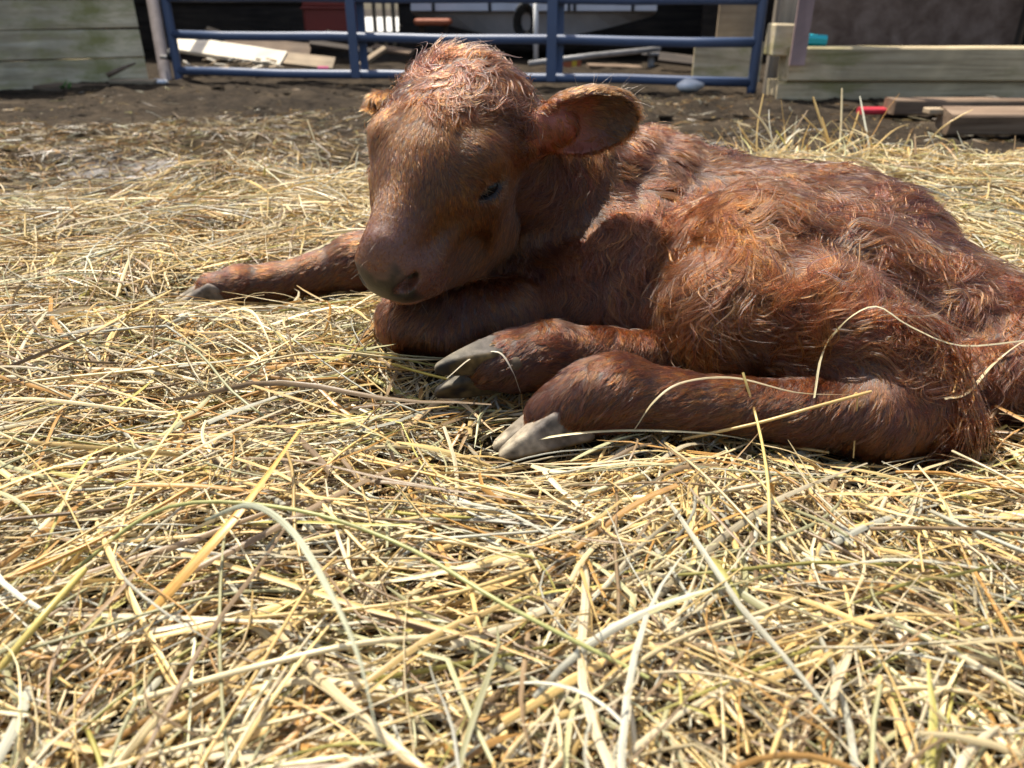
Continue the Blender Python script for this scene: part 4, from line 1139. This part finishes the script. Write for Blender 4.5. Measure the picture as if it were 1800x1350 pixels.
def stalk_mesh(C, W, rng, sides=4):
    n, m, _ = C.shape
    T = unit(np.gradient(C, axis=1))
    a = unit(np.cross(T, np.array([0.05, 0.1, 1.0]))); b = np.cross(a, T)
    k = 0.5 * W[:, None, None, None] * np.ones((1, m, 1, 1)); k[:, -1] *= 0.8
    ang = 2 * math.pi * np.arange(sides) / sides + 0.4
    V = C[:, :, None] + k * (np.cos(ang)[None, None, :, None] * a[:, :, None] + np.sin(ang)[None, None, :, None] * b[:, :, None])
    base = (np.arange(n) * m * sides)[:, None, None] + (np.arange(m - 1) * sides)[None, :, None]
    j = np.arange(sides)[None, None]; j2 = (j + 1) % sides
    q = np.stack([base + j, base + j2, base + sides + j2, base + sides + j], -1).reshape(-1, 4)
    e0 = (np.arange(n) * m * sides)[:, None]; cap = np.concatenate([e0 + np.arange(sides)[::-1], e0 + (m - 1) * sides + np.arange(sides)])
    if sides == 4: q = np.concatenate([q, cap])
    uvw = np.zeros((n, m, sides, 3)); uvw[..., 0] = (np.arange(sides) / sides)[None, None]; uvw[..., 1] = np.cumsum(np.linalg.norm(np.diff(C, axis=1, prepend=C[:, :1]), axis=2), 1)[..., None]
    uvw[..., 2] = rng.random((n, 1, 1))
    return V.reshape(-1, 3), q, sides * m, uvw.reshape(-1, 3)
PAL = np.array([[0.64, 0.455, 0.185], [0.74, 0.62, 0.365], [0.62, 0.545, 0.375], [0.44, 0.43, 0.245], [0.40, 0.365, 0.105], [0.48, 0.27, 0.085], [0.28, 0.195, 0.11], [0.72, 0.545, 0.24], [0.48, 0.475, 0.385]])
PW_NEW = np.array([0.17, 0.18, 0.16, 0.09, 0.04, 0.06, 0.10, 0.11, 0.09])
PW_OLD = np.array([0.10, 0.06, 0.10, 0.03, 0.02, 0.22, 0.34, 0.05, 0.08])
def pick_cols(n, rng, old):
    a = rng.choice(9, n, p=PW_NEW / PW_NEW.sum()); b = rng.choice(9, n, p=PW_OLD / PW_OLD.sum())
    c = PAL[np.where(rng.random(n) < old, b, a)] * np.exp(rng.normal(0, 0.16, (n, 1)))
    return np.clip(c * (1 - 0.42 * old[:, None]), 0.02, 0.86)
def straw_mat(name):
    """dry straw: fine lengthwise fibres, blotches and darker joints, a little light passing through"""
    m, nt, bs, out = new_mat(name)
    at = nd(nt, 'ShaderNodeAttribute', attribute_name='tint')
    gr = nd(nt, 'ShaderNodeAttribute', attribute_name='grain')
    mp = nt.nodes.new('ShaderNodeMapping'); mp.inputs['Scale'].default_value = (5.0, 22.0, 90.0); nt.links.new(gr.outputs['Vector'], mp.inputs[0])
    n = noise_tex(nt, mp.outputs[0], 1.0, 4, 0.7)
    mp2 = nt.nodes.new('ShaderNodeMapping'); mp2.inputs['Scale'].default_value = (0.8, 55.0, 140.0); nt.links.new(gr.outputs['Vector'], mp2.inputs[0])
    n2 = noise_tex(nt, mp2.outputs[0], 1.0, 4, 0.7)
    r = ramp(nt, n.outputs[0], [(0.28, (0.55, 0.51, 0.45)), (0.55, (1.0, 0.99, 0.97)), (0.75, (1.18, 1.18, 1.16))])
    r2 = ramp(nt, n2.outputs[0], [(0.24, (0.42, 0.34, 0.24)), (0.42, (1.0, 1.0, 1.0)), (0.8, (1.08, 1.06, 1.02))])
    c = mixc(nt, 1.0, at.outputs['Color'], r.outputs[0], 'MULTIPLY')
    c = mixc(nt, 1.0, c, r2.outputs[0], 'MULTIPLY')
    nt.links.new(c, bs.inputs['Base Color'])
    bs.inputs['Roughness'].default_value = 0.36
    bs.inputs['Specular IOR Level'].default_value = 0.45
    bump(nt, bs, n.outputs[0], 0.35, 0.0006)
    tr = nt.nodes.new('ShaderNodeBsdfTranslucent'); nt.links.new(c, tr.inputs[0])
    mx = nt.nodes.new('ShaderNodeMixShader'); mx.inputs[0].default_value = 0.22
    nt.links.new(bs.outputs[0], mx.inputs[1]); nt.links.new(tr.outputs[0], mx.inputs[2]); nt.links.new(mx.outputs[0], out.inputs[0])
    return m
STRAW = straw_mat('straw')
def frustum_xy(n, rng, y0, y1, pad=0.12, p=1.0):
    """spread over the ground the picture shows and a margin beside it"""
    y = np.sqrt(rng.random(n) * ((y1 + 0.25) ** 2 - (y0 + 0.25) ** 2) + (y0 + 0.25) ** 2) - 0.25 if p == 1.0 else rng.uniform(y0, y1, n)
    half = 0.72 * y + 0.16 + pad
    return np.stack([rng.uniform(-1, 1, n) * half, y], 1)
def build_straw(name, n, rng, y0, y1, Lr, Wr, zr, flatfrac, base_z, mask=None, oldf=None, label=None, M=7, rise=0.10, arch=0.10, bendsd=0.6, kink=0.25, mat=None, pad=0.12, sides=4):
    xy = frustum_xy(n, rng, y0, y1, pad)
    if mask is not None: xy = xy[rng.random(n) < mask(xy[:, 0], xy[:, 1])]
    n = len(xy)
    L = np.exp(rng.uniform(math.log(Lr[0]), math.log(Lr[1]), n)); W = np.clip(np.exp(rng.normal(math.log(Wr[0]), Wr[1], n)), 0.0007, 0.0026)
    zo = zr[0] + (zr[1] - zr[0]) * rng.random(n) ** 1.3
    C, ok = strands(n, rng, xy, L, W, zo, rng.normal(0, bendsd, n), rng.normal(0, rise, n), np.abs(rng.normal(0, arch, n)), None, base_z, M, kink=kink, free=rng.random(n) * 0.7,
                     theta=np.where(rng.random(n) < 0.6, 1.7 * math.pi * noise3(np.stack([xy[:, 0], xy[:, 1], 0 * xy[:, 0]], -1), 4.0, 91) + rng.normal(0, 0.55, n), rng.random(n) * 6.283))
    xy, L, W = xy[ok], L[ok], W[ok]; n = len(xy)
    old = np.zeros(n) if oldf is None else oldf(xy[:, 0], xy[:, 1])
    col = pick_cols(n, rng, old)
    fl = rng.random(n) < flatfrac
    VV, QQ, CC, UU, o = [], [], [], [], 0
    for sel, fn in ((fl, lambda c, w: ribbon_mesh(c, w * 1.75, rng)), (~fl, lambda c, w: stalk_mesh(c, w, rng, sides))):
        if sel.sum() == 0: continue
        V, Q, per, uw = fn(C[sel], W[sel])
        VV.append(V); QQ.append(Q + o); o += len(V); CC.append(np.repeat(col[sel], per, 0)); UU.append(uw)
    ob = mesh_np(name, np.concatenate(VV), np.concatenate(QQ), mat or STRAW)
    vcolor(ob.data, np.concatenate(CC)); vcolor(ob.data, np.concatenate(UU), 'grain'); ob['kind'] = 'stuff'
    if label: ob['label'] = label
    print(name, n, len(ob.data.polygons))
    return ob
def bedmask(x, y): return np.clip(bed_thick(x, y) / 0.03, 0, 1) * (1 - wet_patch(x, y)) * (1 - 0.75 * ash_patch(x, y))
def oldness(x, y):
    p = np.stack([x, y, 0 * x], -1)
    return np.clip(sstep(1.0, 1.4, y + 0.25 * noise3(p, 3, 71)) * sstep(-0.35, -0.75, x) + 0.24 + 0.30 * noise3(p, 5, 72), 0, 1)
rs = np.random.default_rng(5)
build_straw('straw_bedding', 70000, rs, 0.16, 1.95, (0.025, 0.11), (0.00098, 0.48), (0.000, 0.020), 0.74, bed_z, bedmask, oldness, 'thick loose golden straw bedding around the calf', M=5, rise=0.16, bendsd=0.45, sides=3)
build_straw('straw_top_layer', 25000, rs, 0.16, 1.9, (0.05, 0.17), (0.00125, 0.50), (0.010, 0.034), 0.70, bed_z, bedmask, oldness, 'pale straw stalks and blades strewn over the bedding', M=7, rise=0.12, arch=0.12, bendsd=0.4)
build_straw('long_straw', 2000, rs, 0.16, 1.8, (0.14, 0.26), (0.0019, 0.35), (0.018, 0.036), 0.45, bed_z, bedmask, oldness, 'long straight straw stalks lying on top of the bedding', M=9, rise=0.06, arch=0.10, bendsd=0.30)
build_straw('curled_straw', 3200, rs, 0.16, 1.8, (0.05, 0.16), (0.0010, 0.30), (0.012, 0.030), 0.8, bed_z, bedmask, oldness, 'thin curled straw blades looping over the bedding', M=10, rise=0.15, arch=0.40, bendsd=1.8)
build_straw('straw_chaff', 15000, rs, 0.16, 1.4, (0.008, 0.035), (0.0015, 0.5), (0.000, 0.026), 0.75, bed_z, bedmask, oldness, 'fine broken straw chaff between the stalks', M=3, rise=0.35, sides=3)
def oldmask(x, y):
    p = np.stack([x, y, 0 * x], -1)
    return np.clip(old_thick(x, y) / 0.03, 0, 1) * (1 - 0.8 * bedmask(x, y)) * (1 - wet_patch(x, y)) + 0.10 * sstep(3.6, 2.0, y) * (y > 1.4) * np.clip(0.5 + noise3(p, 3, 73), 0, 1)
build_straw('old_straw', 36000, rs, 1.2, 3.3, (0.02, 0.12), (0.0022, 0.35), (-0.002, 0.016), 0.6, bed_z, oldmask, lambda x, y: np.full(len(x), 0.92), 'brown trampled old straw on the muddy yard', M=3, rise=0.14, sides=3)

def littermask(x, y):
    p = np.stack([x, y, 0 * x], -1)
    return (1 - bedmask(x, y)) * np.clip(0.35 + 0.9 * noise3(p, 2.6, 75) + 0.4 * noise3(p, 8, 76), 0.03, 1) * sstep(4.2, 3.4, y)
build_straw('yard_litter', 15000, rs, 1.45, 4.2, (0.012, 0.07), (0.0022, 0.3), (-0.003, 0.006), 0.6, bed_z, littermask, lambda x, y: np.full(len(x), 1.0), 'dull brown bits of straw trodden into the mud', M=3, rise=0.10, sides=3, mat=None)
# ------------------------------------------------------------------ single straws that stand out
def catmull(pts, n=24):
    p = np.array(pts, float); p = np.vstack([2 * p[0] - p[1], p, 2 * p[-1] - p[-2]])
    out = []
    segs = len(p) - 3
    for k in range(n + 1):
        u = min(k / n * segs, segs - 1e-6); i = int(u); t = u - i
        a, b, c, d = p[i:i + 4]
        out.append(0.5 * ((2 * b) + (c - a) * t + (2 * a - 5 * b + 4 * c - d) * t * t + (3 * b - a - 3 * c + d) * t ** 3))
    return np.array(out)
def on_bed(px, py, dz):
    p = PZ(px, py, 0.09)
    for _ in range(4):
        z = float(bed_z(np.array([p[0]]), np.array([p[1]]))[0]) + dz
        p = PZ(px, py, z)
    return p
def surf(px, py, gap=0.006):
    for t in np.arange(0.42, 1.0, 0.002):
        if BODY.sample(P(px, py, t)) < gap: return t
    return 0.575
RH = np.random.default_rng(77)
def hero(kind, pts, width, col, label, group=None, roll=0.3):
    C = catmull([on_bed(a, b, d[1]) if d[0] == 'bed' else P(a, b, surf(a, b, d[1])) for a, b, d in [(a, b, d if isinstance(d, tuple) else ('skin', 0.006)) for a, b, d in pts]])
    W = np.array([width * 0.8])
    if kind == 'blade':
        V, Q, per, uw = ribbon_mesh(C[None], W, RH, roll)
    else:
        V, Q, per, uw = stalk_mesh(C[None], W, RH, 8)
    o = mesh_np('flat_straw' if kind == 'blade' else 'straw_stalk', V, Q, STRAW)
    vcolor(o.data, np.tile(np.array(col), (len(V), 1))); vcolor(o.data, uw, 'grain')
    return tag(o, label, 'straw', group)
B = lambda d: ('bed', d)
S = lambda d: ('skin', d)
GOLD, CREAM, GREENS, GREYG, ORNG, YEL = (0.66, 0.48, 0.20), (0.76, 0.66, 0.42), (0.40, 0.41, 0.16), (0.46, 0.48, 0.36), (0.62, 0.36, 0.10), (0.66, 0.50, 0.10)
hero('stalk', [(120, 1010, B(.02)), (290, 893, B(.05)), (500, 893, B(.06)), (700, 955, B(.06)), (900, 1070, B(.05)), (1140, 1192, B(.03))], 0.0030, GREENS, 'long greenish stalk arching across the front of the straw')
hero('blade', [(360, 915, B(.05)), (440, 888, B(.065)), (510, 930, B(.075)), (575, 1030, B(.08)), (630, 1150, B(.085)), (668, 1310, B(.08))], 0.0044, (0.40, 0.42, 0.31), 'long grey green blade drooping towards the lower edge')
hero('blade', [(255, 1085, B(.03)), (330, 1000, B(.045)), (430, 885, B(.055)), (525, 755, B(.06))], 0.0085, ORNG, 'broad flat orange straw sticking up aslant', roll=0.1)
hero('stalk', [(235, 1232, B(.03)), (450, 1172, B(.04)), (640, 1130, B(.04)), (800, 1118, B(.03))], 0.0040, CREAM, 'thick cream stalk lying near the lower edge')
hero('stalk', [(-20, 1200, B(.03)), (70, 1090, B(.045)), (150, 1000, B(.05))], 0.0048, (0.58, 0.47, 0.14), 'thick olive yellow stalk at the lower left side')
hero('blade', [(1430, 700, S(.008)), (1445, 620, S(.008)), (1485, 565, S(.014)), (1540, 538, S(.018)), (1600, 573, S(.016)), (1690, 607, S(.012)), (1815, 597, S(.012))], 0.0036, (0.52, 0.48, 0.32), 'long pale blade draped over the bent hind leg')
hero('stalk', [(1200, 772, .575), (1330, 744, .565), (1430, 716, .56), (1532, 688, .56)], 0.0030, GOLD, 'straight golden stalk leaning across the hind leg')
hero('stalk', [(1306, 655, S(.012)), (1332, 745, S(.012)), (1350, 850, B(.045)), (1352, 1000, B(.02))], 0.0026, (0.68, 0.55, 0.22), 'upright thin yellow stalk in front of the hind leg')
hero('blade', [(1115, 755, .58), (1150, 705, .57), (1200, 672, .565), (1290, 664, .565), (1400, 690, .565), (1495, 694, .57)], 0.0022, (0.56, 0.48, 0.30), 'thin cream blade bowed over the hind shin')
hero('blade', [(865, 800, B(.02)), (950, 770, B(.035)), (1080, 756, B(.04)), (1230, 760, B(.04)), (1330, 775, B(.03))], 0.0042, (0.68, 0.60, 0.36), 'long straw blade arched before the grey hoof')
hero('stalk', [(690, 640, B(.03)), (760, 660, B(.035)), (890, 690, B(.03))], 0.0030, YEL, 'bright yellow stalk under the upturned hoof')
hero('blade', [(785, 665, .635), (830, 628, .625), (875, 618, .625), (900, 650, .62), (915, 690, .61)], 0.0024, (0.60, 0.55, 0.44), 'thin bent blade lying over the upturned hoof')
hero('stalk', [(1500, 695, .56), (1507, 700, .56), (1500, 805, .56)], 0.0016, GOLD, 'thin kinked stalk hanging before the hock')
hero('blade', [(1660, 700, .56), (1700, 690, .56), (1745, 640, .55), (1790, 605, .55), (1830, 590, .56)], 0.0030, (0.54, 0.48, 0.31), 'pale curling blade rising beside the rump')
hero('stalk', [(1676, 690, .565), (1690, 630, .56)], 0.0016, GOLD, 'short thin upright stalk beside the rump')
hero('blade', [(700, 760, B(.02)), (790, 700, B(.03)), (870, 760, B(.03))], 0.0060, (0.62, 0.46, 0.27), 'broad dull straw blade left of the grey hoof')
STAND = ['straight at the left of the clump behind the back', 'bent over at the left of the clump behind the back', 'low and leaning left behind the back', 'thick and leaning left, tallest of its clump', 'straight, with its tip the highest of all', 'leaning right beside the tallest ones', 'short and aslant between the two clumps behind the back',
 'leaning right just above the calf back', 'alone between the clump and the brown timber', 'near the picture edge below the brown timber', 'at the straw edge beside the calf face', 'near the straw edge left of the calf face']
for k, (x0, y0, x1, y1, t, w) in enumerate([(1330, 285, 1342, 165, 1.62, .0040), (1318, 190, 1368, 265, 1.60, .0045), (1296, 218, 1335, 275, 1.60, .0035), (1429, 170, 1474, 290, 1.58, .0055), (1480, 155, 1476, 262, 1.60, .0045), (1510, 196, 1482, 275, 1.60, .0040), (1410, 202, 1450, 240, 1.62, .0035),
        (1300, 262, 1275, 300, 1.60, .003), (1600, 235, 1580, 290, 1.62, .003), (1735, 262, 1728, 300, 1.6, .004), (540, 210, 560, 275, 1.62, .003), (470, 260, 440, 310, 1.55, .003)]):
    up, lo = (P(x0, y0, t), P(x1, y1, t)) if y0 < y1 else (P(x1, y1, t), P(x0, y0, t))
    mid = (up + lo) / 2 + RH.normal(0, 0.004, 3)
    dn = lo + (lo - up) * 0.6
    C = catmull([dn, lo, mid, up], 10)
    V, Q, per, uw = stalk_mesh(C[None], np.array([w * 0.9]), RH, 8)
    o = mesh_np('straw_stalk', V, Q, STRAW); vcolor(o.data, np.tile(np.array([GOLD, CREAM, (0.64, 0.44, 0.16)][k % 3]), (len(V), 1))); vcolor(o.data, uw, 'grain')
    tag(o, 'thin straw stalk standing up ' + STAND[k], 'straw', 'stalks standing up at the far edge of the bedding')
# tufts thrown up behind the calf
def tuft(c, n, r, h, rng, name, label):
    xy = np.stack([rng.normal(c[0], r, n), rng.normal(c[1], r * 0.5, n)], 1)
    L = rng.uniform(0.5, 1.4, n) * h
    C, ok = strands(n, rng, xy, L, L, rng.uniform(0.01, h * 0.6, n), rng.normal(0, 0.9, n), rng.normal(0, 0.8, n), np.abs(rng.normal(0, 0.3, n)), None, bed_z, 8, free=np.ones(n))
    V, Q, per, uw = ribbon_mesh(C, rng.uniform(0.0018, 0.004, len(C)), rng)
    o = mesh_np(name, V, Q, STRAW); vcolor(o.data, np.repeat(pick_cols(len(C), rng, np.zeros(len(C))), per, 0)); vcolor(o.data, uw, 'grain')
    o['kind'] = 'stuff'; o['label'] = label
tuft(P(1400, 262, 1.60), 480, 0.10, 0.11, RH, 'straw_tuft', 'loose straw tuft heaped at the far edge behind the calf')
tuft(P(1640, 285, 1.60), 420, 0.20, 0.055, RH, 'straw_fringe', 'loose straw fringe along the far right edge of the bedding')
tuft(P(540, 285, 1.55), 400, 0.20, 0.05, RH, 'straw_edge', 'loose straw along the far edge left of the calf')

# ------------------------------------------------------------------ clods and litter on the mud
rc = np.random.default_rng(21)
n = 1100
cyy = rc.uniform(1.45, 4.4, n); cxx = rc.uniform(-1, 1, n) * (0.75 * cyy + 0.2)
keep = bed_thick(cxx, cyy) < 0.01; cxx, cyy = cxx[keep], cyy[keep]; n = len(cxx)
ico = np.array([(0, 0, 1), (.894, 0, .447), (.276, .851, .447), (-.724, .526, .447), (-.724, -.526, .447), (.276, -.851, .447), (.724, .526, -.447), (-.276, .851, -.447), (-.894, 0, -.447), (-.276, -.851, -.447), (.724, -.526, -.447), (0, 0, -1)])
itr = np.array([(0, 1, 2), (0, 2, 3), (0, 3, 4), (0, 4, 5), (0, 5, 1), (1, 6, 2), (2, 7, 3), (3, 8, 4), (4, 9, 5), (5, 10, 1), (2, 6, 7), (3, 7, 8), (4, 8, 9), (5, 9, 10), (1, 10, 6), (11, 7, 6), (11, 8, 7), (11, 9, 8), (11, 10, 9), (11, 6, 10)])
rad = np.exp(rc.normal(math.log(0.0065), 0.5, n))
Vc = ico[None] * (rad[:, None, None] * (1 + rc.normal(0, 0.22, (n, 12, 1)))) * np.array([1.3, 1.0, 0.5])
Vc = Vc + np.stack([cxx, cyy, bed_z(cxx, cyy) + rad * 0.1], 1)[:, None]
clods = mesh_np('mud_clods', Vc.reshape(-1, 3), None, ground.data.materials[0], None, True, (np.arange(n)[:, None, None] * 12 + itr[None]).reshape(-1, 3))
vcolor(clods.data, np.zeros((n * 12, 3))); clods['kind'] = 'stuff'; clods['label'] = 'dark crumbly mud clods scattered over the yard'
# wood chips behind the bottom rail
for k in range(26):
    px = 330 + 6.6 * k + random.uniform(-3, 3); py = random.uniform(104, 121)
    L_, w_ = random.uniform(0.03, 0.075), random.uniform(0.012, 0.026)
    o = board('wood_chip', (L_, w_, 0.008), [W_NEW, W_TAN, W_TAN][k % 3], tuple(P(px, py, 4.36 - 0.008 * (py - 104))), (random.uniform(-.5, .5), random.uniform(-.5, .5), random.uniform(-.8, .8)), bev=0.002)
    tag(o, 'small pale wood chip in the litter under the white board', 'wood chip', 'wood chips under the white board')
